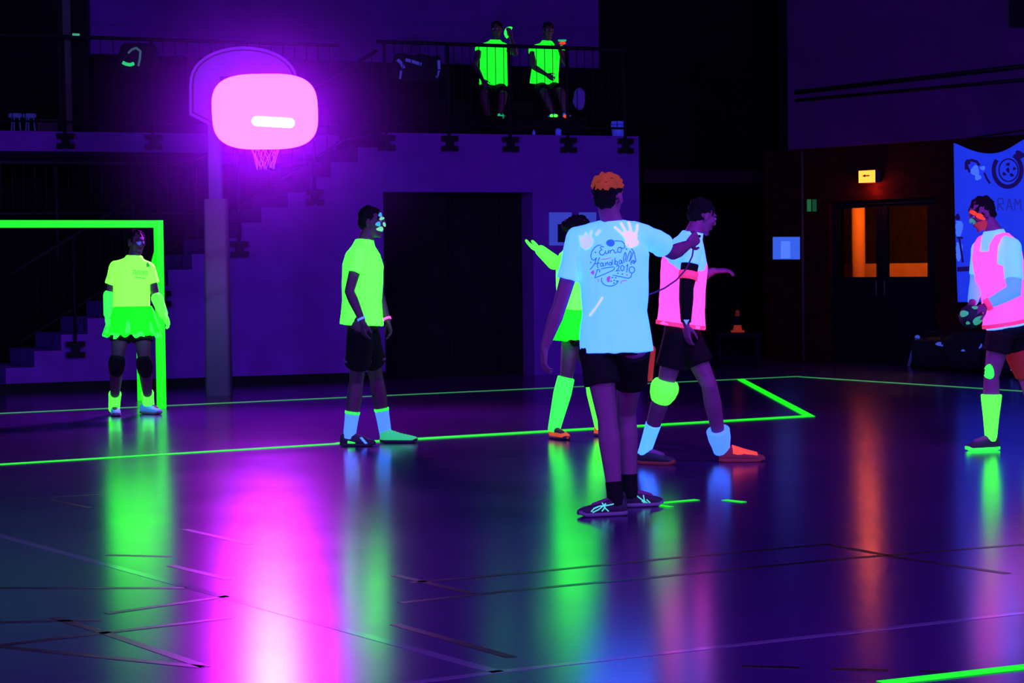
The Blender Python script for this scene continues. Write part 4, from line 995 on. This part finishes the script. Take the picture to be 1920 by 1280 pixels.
# skirt
def skirt(c, axu, h_, r0x, r1x, r0y, r1y, ruffle, seed=0, jag=.02, layers=1):
    bm = B(); nu, nv = 96, 10; axv = V((0, 0, 1)).cross(axu).normalized(); inner = []
    def pt(i_, j, dr):
        t = 2 * math.pi * i_ / nu; q = j / nv; rx = r0x + (r1x - r0x) * q ** .8; ry = r0y + (r1y - r0y) * q ** .8
        k = 1 + ruffle * q * (math.sin(t * 13 + seed) + .5 * math.sin(t * 29 + seed * 2)) + dr
        z = -h_ * q - (jag * q * math.sin(t * 7 + seed) + jag * .6 * q * math.sin(t * 17))
        return c + axu * (rx * k * math.cos(t)) + axv * (ry * k * math.sin(t)) + V((0, 0, z))
    A = [[bm.verts.new(pt(i_, j, 0)) for i_ in range(nu)] for j in range(nv + 1)]; Bb = [[bm.verts.new(pt(i_, j, -.03)) for i_ in range(nu)] for j in range(nv + 1)]
    for j in range(nv):
        for i_ in range(nu):
            k = (i_ + 1) % nu; bm.faces.new((A[j][i_], A[j][k], A[j + 1][k], A[j + 1][i_])); bm.faces.new((Bb[j][i_], Bb[j + 1][i_], Bb[j + 1][k], Bb[j][k]))
    for i_ in range(nu):
        k = (i_ + 1) % nu; bm.faces.new((A[nv][i_], A[nv][k], Bb[nv][k], Bb[nv][i_])); bm.faces.new((A[0][i_], Bb[0][i_], Bb[0][k], A[0][k]))
    bmesh.ops.recalc_face_normals(bm, faces=bm.faces); return bm
sk = part('skirt', skirt(p(248, 574), V((1, .05, 0)), .26, .18, .275, .14, .22, .05, 1.0, .018), M_skirt, pe)
part('skirt_layer', skirt(p(248, 578), V((1, .05, 0)), .25, .17, .262, .13, .21, .07, 4.0, .022), M_glove, sk)
for sd, hx in (('L', (203, 614)), ('R', (316, 606))):
    el, wr = J['el' + sd], J['wr' + sd]; tip = p(*hx, -.1); bm = B()
    capsule(bm, el.lerp(wr, .05 if sd == 'L' else .25), wr, .058, .045, 16); build_hand(bm, wr, tip - wr, V((0, -.4, 0)) + (V((1, 0, 0)) if sd == 'L' else V((-1, 0, 0))), 1 if sd == 'L' else -1, .25, 1.0, .006, .06)
    bm = remesh(bm, .007, 2); part('glove', bm, M_glove if sd == 'L' else M_sock, pe)
for sd in 'LR':
    kn, hp, an = J['kn' + sd], J['hip' + sd], J['an' + sd]
    o = sleeve_part(pe, 'knee_pad', [(kn.lerp(hp, .18), .068), (kn.lerp(hp, .08), .076), (kn, .08), (kn.lerp(an, .14), .074), (kn.lerp(an, .2), .066)], M_short, .008)
    sleeve_part(pe, 'sock', [(an.lerp(kn, -.10), .055), (an, .056), (an.lerp(kn, .15), .058), (an.lerp(kn, .27), .062)], M_sock, .008)
build_shoe(pe, V((fA.x, fA.y + .07, 0)), J['toeL'], M_shoeB, M_soleP, .29, laces=M_bluew); build_shoe(pe, V((fB.x - .05, fB.y + .04, 0)), J['toeR'], M_shoeB, M_soleP, .29, laces=M_bluew)
M_prt = fl('green_shirt_print', (.05, .4, .05), (.03, .42, .03), .8)
bm = B()
for k_, x in enumerate((250, 257, 264, 271)): ribbon(bm, bv, [(x, 515 + k_ * .6), (x, 507 + k_ * .6), (x + 4, 507 + k_ * .6), (x + 4, 515 + k_ * .6)], 1.3, .006, 1)
ribbon(bm, bv, [(252, 519), (272, 522)], 1.6, .006, 1); part('lettering', bm, M_prt, r['shirt_o']); bm = B(); blob(bm, bv, 277, 497, 3.2, 4.5, -.3, .006); part('chest_badge', bm, M_prt, r['shirt_o'])
bv = r['body']
M_fb = mat('blue_violet_face_paint', (.1, .1, .4), .7, .1, emit=(.05, .10, .50), es=.8); M_fv = mat('violet_face_paint', (.3, .05, .3), .7, .1, emit=(.16, .03, .28), es=.8)
for (x, y, rx, ry, mm) in ((261, 456, 4, 3.5, M_fb), (272, 438, 3, 4, M_fv), (266, 446, 4, 2, M_fv)):
    bm = B(); blob(bm, bv, x, y, rx, ry, 0, .004)
    if len(bm.faces): part('face_paint', bm, mm, pe)
    else: bm.free()

# --- neon green player behind the white shirt
D = 17.8; fA, fB = G(1040, 823), G(1126, 818)
J = dict(head=p(1088, 431), face=V((.85, .25, -.1)), neck=p(1080, 460), shL=p(1068, 480, .16), shR=p(1078, 481, -.14), elL=p(1044, 496, .14), elR=p(1100, 540, -.16), wrL=p(1014, 470, .06), wrR=p(1120, 590, -.1),
         hipL=p(1073, 618, .08), hipR=p(1080, 618, -.09), knL=p(1062, 702, -.02), knR=p(1112, 705, .1), anL=V((fA.x, fA.y, .1)), anR=V((fB.x, fB.y, .1)), toeL=V((.45, -.8, 0)), toeR=V((1, -.3, 0)), hem=p(1074, 580),
         glL=1)
J['knL'].y = fA.y
r = person('player in neon green kit and knee socks reaching out behind the white-shirted player', (fA + fB) / 2, J, M_skin_dark, .007, .96, M_hair, 'bun', M_shirtG, .45, (.17, .155, .16), .13, M_short, .25, short_r=.85)
pe = r['e']
bm = skirt(p(1077, 572), V((.9, -.2, 0)), .28, .16, .215, .14, .20, .02, 2.0, .006); part('skirt', bm, M_skirt, pe)
bm = B(); wr = J['wrL']; capsule(bm, J['elL'].lerp(wr, .18), wr, .062, .046, 14); build_hand(bm, wr, V((-1, -.1, .5)), V((.5, -.2, 1)), 1, .2, .9, .008, .06); bm = remesh(bm, .006, 2); part('sleeve_glove', bm, M_sock, pe)
for sd in 'LR':
    kn, an = J['kn' + sd], J['an' + sd]
    sleeve_part(pe, 'sock', [(an.lerp(kn, -.10), .046), (an, .052), (an.lerp(kn, .3), .062), (an.lerp(kn, .65), .074), (an.lerp(kn, .96), .070)], M_glove if sd == 'L' else M_sock, .008)
M_shoeO = fl('orange_shoe', (.6, .15, .05), (.8, .07, .01), .7)
build_shoe(pe, V((fA.x, fA.y + .03, 0)), J['toeL'], M_shoeO, M_shoe, .27, laces=fl('yellow_lace', (.6, .5, .1), (1, .45, .03), .9)); build_shoe(pe, V((fB.x, fB.y, 0)), J['toeR'], M_shoeO, M_shoe, .27, laces=M_orange)
bm = B(); blob(bm, r['body'], 1107, 421, 4, 3, .2, .004)
if len(bm.faces): part('face_paint', bm, M_orange, pe)

# --- pink bib helper
def bib(r, J, pe, W_, D_, m, edge, hem, strap=True, vox=.007):
    shL, shR, nb = J['shL'], J['shR'], J['neck']; uh = (J['hipR'] - J['hipL']).normalized(); us = (shR - shL).normalized(); sm2 = (shL + shR) / 2; bm = B(); rs = []
    ax = (nb - hem).normalized()
    for t, ru, rv in ((0, W_[0], D_[0]), (.3, W_[1], D_[1]), (.62, W_[2], D_[2]), (.78, W_[2] * .82, D_[2] * 1.0), (.9, W_[2] * .62, D_[2] * .9), (.985, W_[2] * .50, D_[2] * .8)):
        c = hem.lerp(sm2, t); u = nlerp(uh, us, min(1, t / .8)); v = ax.cross(u).normalized(); u = v.cross(ax).normalized(); rs.append((c, u, v, ru, rv, 2.4))
    rings(bm, rs, True, 28)
    fw = ax.cross(us).normalized()
    for sh in ((shL, shR) if strap else ()):
        c = sm2.lerp(sh, .55); tube(bm, [c + fw * (a_ * D_[2] * 1.0) + ax * b_ for a_, b_ in ((.80, -.16), (.78, -.05), (.62, .03), (.3, .075), (0, .088), (-.3, .075), (-.62, .03), (-.78, -.05), (-.80, -.16))], .030, 12)
    bm = remesh(bm, vox, 3, .007, (9, 9, 3.5), hem.x); o = part('bib', bm, m, pe)
    c, u, v, ru, rv, pp = rs[0]; bm = B(); rings(bm, [(c - ax * .003, u, v, ru - .001, rv - .001, 2.4), (c + ax * .026, u, v, ru + .001, rv + .001, 2.4)], False, 40); part('bib_edge', bm, edge, o)
    return o
# --- player in pink bib, near the centre right
D = 15.2; fA, fB = G(1226, 870), G(1352, 866)
J = dict(head=p(1317, 406, .05), face=V((.85, .35, -.35)), neck=p(1300, 438), shL=p(1272, 462, .2), shR=p(1298, 463, -.17), elL=p(1310, 520, .3), elR=p(1287, 540, -.22), wrL=p(1338, 508, .28), wrR=p(1286, 608, -.20),
         hipL=p(1284, 625, .1), hipR=p(1272, 625, -.1), knL=p(1330, 722, .05), knR=p(1246, 728, -.05), anL=V((fB.x, fB.y, .115)), anR=V((p(1213, 838).x, fA.y, .11)), toeL=V((1, .0, 0)), toeR=V((.9, -.4, 0)), hem=p(1276, 612),
         hdL=V((1, .1, .05)), pnL=V((0, .2, -1)), thL=1, hdR=V((.05, 0, -1)), pnR=V((.8, .6, 0)), thR=1)
r = person('player in pink bib over white shirt striding right with black arm sleeve', (fA + fB) / 2, J, M_skin, .006, 1.0, M_hair, 'short', M_white, .42, (.19, .175, .19), .14, M_short, .60, hands=(.35, .4), depth_hem=.15)
pe = r['e']
bb = bib(r, J, pe, (.212, .195, .20), (.168, .16, .158), M_pink, M_pinkband, J['hem'] + V((0, 0, .0)), False)
el, wr, sh = J['elR'], J['wrR'], J['shR']
sleeve_part(pe, 'arm_sleeve', [(el.lerp(sh, .60), .062), (el.lerp(sh, .3), .058), (el, .05), (el.lerp(wr, .3), .050), (el.lerp(wr, .95), .036)], M_short)
bm = B(); c = el.lerp(sh, .30); u_, v_ = frame((sh - el).normalized()); rings(bm, [(c - (sh - el).normalized() * .028, u_, v_, .066, .066), (c + (sh - el).normalized() * .028, u_, v_, .068, .068)]); part('arm_band', bm, M_pinkband, pe)
bm = B(); q = el.lerp(wr, .93); prism(bm, [q + V((-.02, -.045, .016)), q + V((.02, -.045, .016)), q + V((0, -.045, -.02))], V((0, .01, 0))); part('sleeve_emblem', bm, M_bluew, pe, False)
hp, kn, an = J['hipR'], J['knR'], J['anR']
sleeve_part(pe, 'knee_cover', [(kn.lerp(hp, .15), .078), (kn.lerp(hp, .08), .096), (kn, .10), (kn.lerp(an, .10), .092), (kn.lerp(an, .20), .07)], M_sock, .007)
sleeve_part(pe, 'sock', [(an.lerp(kn, -.10), .047), (an, .047), (an.lerp(kn, .2), .050), (an.lerp(kn, .42), .056)], M_white, .007)
kn, an = J['knL'], J['anL']
sleeve_part(pe, 'sock', [(an.lerp(kn, -.10), .06), (an, .066), (an.lerp(kn, .12), .080), (an.lerp(kn, .27), .084)], M_sockB, .007)
c = J['hipR'].lerp(J['knR'], .72); bm = B(); q0_ = p(1222, 655, -.1); q1_ = p(1217, 708, -.08); capsule(bm, q0_, q1_, .028, .026); part('orange_thigh_strap', bm, M_redleg, pe)
M_shoeR = fl('dark_red_shoe', (.25, .03, .05), (.05, .004, .006), .7)
build_shoe(pe, V((J['anR'].x - .0, fA.y, 0)), J['toeR'], M_shoe, M_shoeR, .28, laces=M_orange)
sB = build_shoe(pe, V((J['anL'].x + .05, fB.y, 0)), J['toeL'], M_shoeR, M_shoeR, .33, laces=M_orange)
bm = B(); g = V((J['anL'].x + .05, fB.y, 0)); rings(bm, [(g + V((t, 0, h / 2 + .014)), WA[1], WA[2], w_, h / 2, 2.5) for t, w_, h in ((.03, .044, .108), (.07, .047, .095), (.12, .049, .078), (.17, .049, .064), (.205, .044, .055))], True, 18); part('orange_shoe_top', bm, M_orange, sB)

# --- right player leaning with ball
D = 16.2; fA = G(1848, 844); fB = G(1966, 846)
J = dict(head=p(1841, 401), face=V((-.9, -.22, -.42)), neck=p(1863, 434), shL=p(1838, 468, .13), shR=p(1896, 463, -.12), elL=p(1833, 530, .12), elR=p(1901, 545, -.22), wrL=p(1822, 571, -.06), wrR=p(1850, 572, -.20),
         hipL=p(1902, 628, .10), hipR=p(1876, 626, -.06), knL=p(1925, 712, .15), knR=p(1859, 706, -.04), anL=V((fB.x, fB.y, .11)), anR=V((fA.x + .04, fA.y, .11)), toeL=V((-.6, -.8, 0)), toeR=V((-1, -.25, 0)), hem=p(1892, 612, .0),
         hdL=V((-.45, -.2, -.8)), pnL=V((.3, .3, 0)), thL=-1, hdR=V((-.9, -.1, -.45)), pnR=V((.2, .5, -.8)), thR=1)
r = person('player in pink bib and white sleeves leaning left at the right edge holding a ball', (fA + fB) / 2, J, M_skin, .006, 1.0, M_hair, 'short', M_white, .75, (.20, .185, .19), .14, M_short, .42, hands=(.5, .5), depth_hem=.15)
pe = r['e']
bib(r, J, pe, (.222, .208, .205), (.175, .17, .172), M_pink, M_pinkband, J['hem'] + V((0, 0, .02)))
for sd in 'LR':
    el, wr, sh = J['el' + sd], J['wr' + sd], J['sh' + sd]
    sleeve_part(pe, 'long_sleeve', [(el.lerp(sh, .62), .066), (el.lerp(sh, .2), .062), (el, .060), (el.lerp(wr, .4), .05), (el.lerp(wr, .88), .038)], M_sockB, .007, .004)
el, wr = J['elR'], J['wrR']; a, b = el.lerp(wr, .86), el.lerp(wr, 1.04); u_, v_ = frame((b - a).normalized()); bm = B(); rings(bm, [(a, u_, v_, .046, .046), (b, u_, v_, .044, .044)]); part('wristband', bm, M_pinkband, pe)
hp, kn, an = J['hipR'], J['knR'], J['anR']
bm = B(); blob(bm, r['body'], 1855, 697, 9, 14, 0, .008, .08); part('knee_patch', bm, M_glove, pe)
sleeve_part(pe, 'sock', [(an.lerp(kn, -.10), .042), (an, .046), (an.lerp(kn, .3), .058), (an.lerp(kn, .62), .075), (an.lerp(kn, .70), .077)], M_sock, .007)
kn, an = J['knL'], J['anL']; sleeve_part(pe, 'sock', [(an.lerp(kn, -.10), .045), (an, .048), (an.lerp(kn, .3), .058), (an.lerp(kn, .66), .07)], M_sock, .008)
sleeve_part(pe, 'red_thigh_sleeve', [(J['hipL'].lerp(J['knL'], .30), .112), (J['hipL'].lerp(J['knL'], .6), .098), (J['hipL'].lerp(J['knL'], .92), .075)], M_redleg2, .008)
build_shoe(pe, V((J['anR'].x + .01, fA.y, 0)), J['toeR'], M_shoe, M_glove, .27, laces=M_short); build_shoe(pe, V((J['anL'].x, fB.y, 0)), J['toeL'], M_shoe, M_glove, .27)
bv = r['body']
M_fo = fl('orange_face_paint', (.7, .1, .02), (.85, .035, .01), .85); M_fg = fl('muted_green_face_paint', (.1, .4, .2), (.02, .20, .06), .8); M_fr = fl('dim_red_face_paint', (.4, .05, .05), (.28, .012, .018), .8)
for (x, y, rx, ry, an_, mm, o_) in ((1840, 424, 11, 12, .5, M_fr, .004), (1826, 399, 10, 4, .35, M_fo, .007), (1836, 404, 8, 5, .5, M_fo, .0065), (1823, 415, 7, 7, 0, M_fg, .009), (1838, 407, 9, 4, .5, M_fo, .008)):
    bm = B(); blob(bm, bv, x, y, rx, ry, an_, o_)
    if len(bm.faces): part('face_paint', bm, mm, pe)
    else: bm.free()
bc2 = p(1821, 593, -.16)
M_ballD = mat('dark_ball_panel', (.02, .02, .03), .6, .2)
bm = B(); bmesh.ops.create_icosphere(bm, subdivisions=4, radius=.088); bmesh.ops.translate(bm, verts=bm.verts, vec=bc2); bvb = bvh_of(bm)
ball = tag(obj('handball', bm, M_ballD, None, bc2), 'dark handball with green panels held in both hands of the right player', 'ball')
M_bg = fl('green_ball_panel', (.1, .5, .2), (.015, .30, .06), .8)
for (x, y, rx, ry, an_) in ((1808, 588, 8, 6, -.2), (1834, 600, 12, 6.5, -.6), (1815, 605, 4, 3, 0), (1828, 577, 6, 3, 0)):
    bm = B(); blob(bm, bvb, x, y, rx, ry, an_, .003, .1); part('green_panel', bm, M_bg, ball)

# --- two spectators on the bleacher
M_bibG = fl('neon_green_bib', (.1, .8, .05), (.004, 1.0, .012), 1.3)
for (lab, D, hd, nk, sl, sr, el1, er1, wl, wr_, hl, hr2, kl, kr, al, ar, hm3, fc, socks) in (
    ('seated spectator in neon green bib on the gallery, left of the two', 30.0, (931, 56), (929, 76), (900, 92), (952, 92), (890, 122), (966, 100), (905, 150), (958, 70), (912, 166), (936, 166), (907, 176), (944, 178), (915, 219), (938, 212), (925, 160), V((-.2, -1, -.1)), (M_redleg, M_teal)),
    ('seated spectator in neon green bib on the gallery, right of the two', 30.4, (1028, 58), (1026, 78), (999, 94), (1052, 94), (1000, 125), (1062, 120), (1025, 140), (1048, 90), (1014, 165), (1034, 165), (1020, 174), (1052, 172), (1037, 212), (1060, 211), (1020, 158), V((.15, -1, -.1)), (M_shoeB, M_shoeB))):
    fz = SLZ + .33
    def pp(xy, d): return P(xy[0], xy[1], D + d)
    J = dict(head=pp(hd, 0), face=fc, neck=pp(nk, 0), shL=pp(sl, 0), shR=pp(sr, 0), elL=pp(el1, -.12), elR=pp(er1, -.15), wrL=pp(wl, -.3), wrR=pp(wr_, -.3), hipL=pp(hl, .05), hipR=pp(hr2, .05), knL=pp(kl, -.36), knR=pp(kr, -.36), anL=pp(al, -.36), anR=pp(ar, -.36), toeL=V((-.2, -1, 0)), toeR=V((.2, -1, 0)), hem=pp(hm3, .02))
    base = pp(((al[0] + ar[0]) / 2, 224), -.3)
    r = person(lab, base, J, M_skin_dark, .010, .97, M_hair, 'short', M_bibG, .12, (.20, .19, .19), .13, M_short, .8)
    for sd, mm, cc in (('L', socks[0], al), ('R', socks[1], ar)):
        a = J['an' + sd]; build_shoe(r['e'], V((a.x, a.y, a.z - .1)), J['toe' + sd], mm, M_shoe, .27)
    if hd[0] < 1000:
        bm = B(); c = pp((956, 62), -.34); tube(bm, [c + V((.06 * math.cos(t), 0, .07 * math.sin(t))) for t in [math.radians(a_) for a_ in range(60, 260, 20)]], .018); tag(obj('glow_bracelet', bm, M_glove, None, c), 'curved green glow bracelet held up by the left spectator', 'bracelet')
        rB = None
    else:
        bm = B(); c = pp((1052, 76), -.34); capsule(bm, c - V((.05, 0, 0)), c + V((.06, 0, .0)), .014, .014); o = tag(obj('glow_stick', bm, M_teal, None, c), 'teal glow stick held by the right spectator', 'glow stick')
        bm = B(); ell(bm, c + V((.02, 0, -.035)), WA, (.045, .03, .022)); part('orange_end', bm, M_orange, o)
        bm = B(); blob(bm, r['shirt'], 1008, 77, 9, 4, -.5, .01); 
        if len(bm.faces): part('shoulder_mark', bm, M_teal, r['e'])
        else: bm.free()
        for (x, y, mm) in ((1035, 217, M_sock), (1042, 217, M_sock), (1060, 218, M_orange)):
            bm = B(); ell(bm, pp((x, y), -.6), WA, (.028, .02, .022)); part('shoe_mark', bm, mm, r['e'])
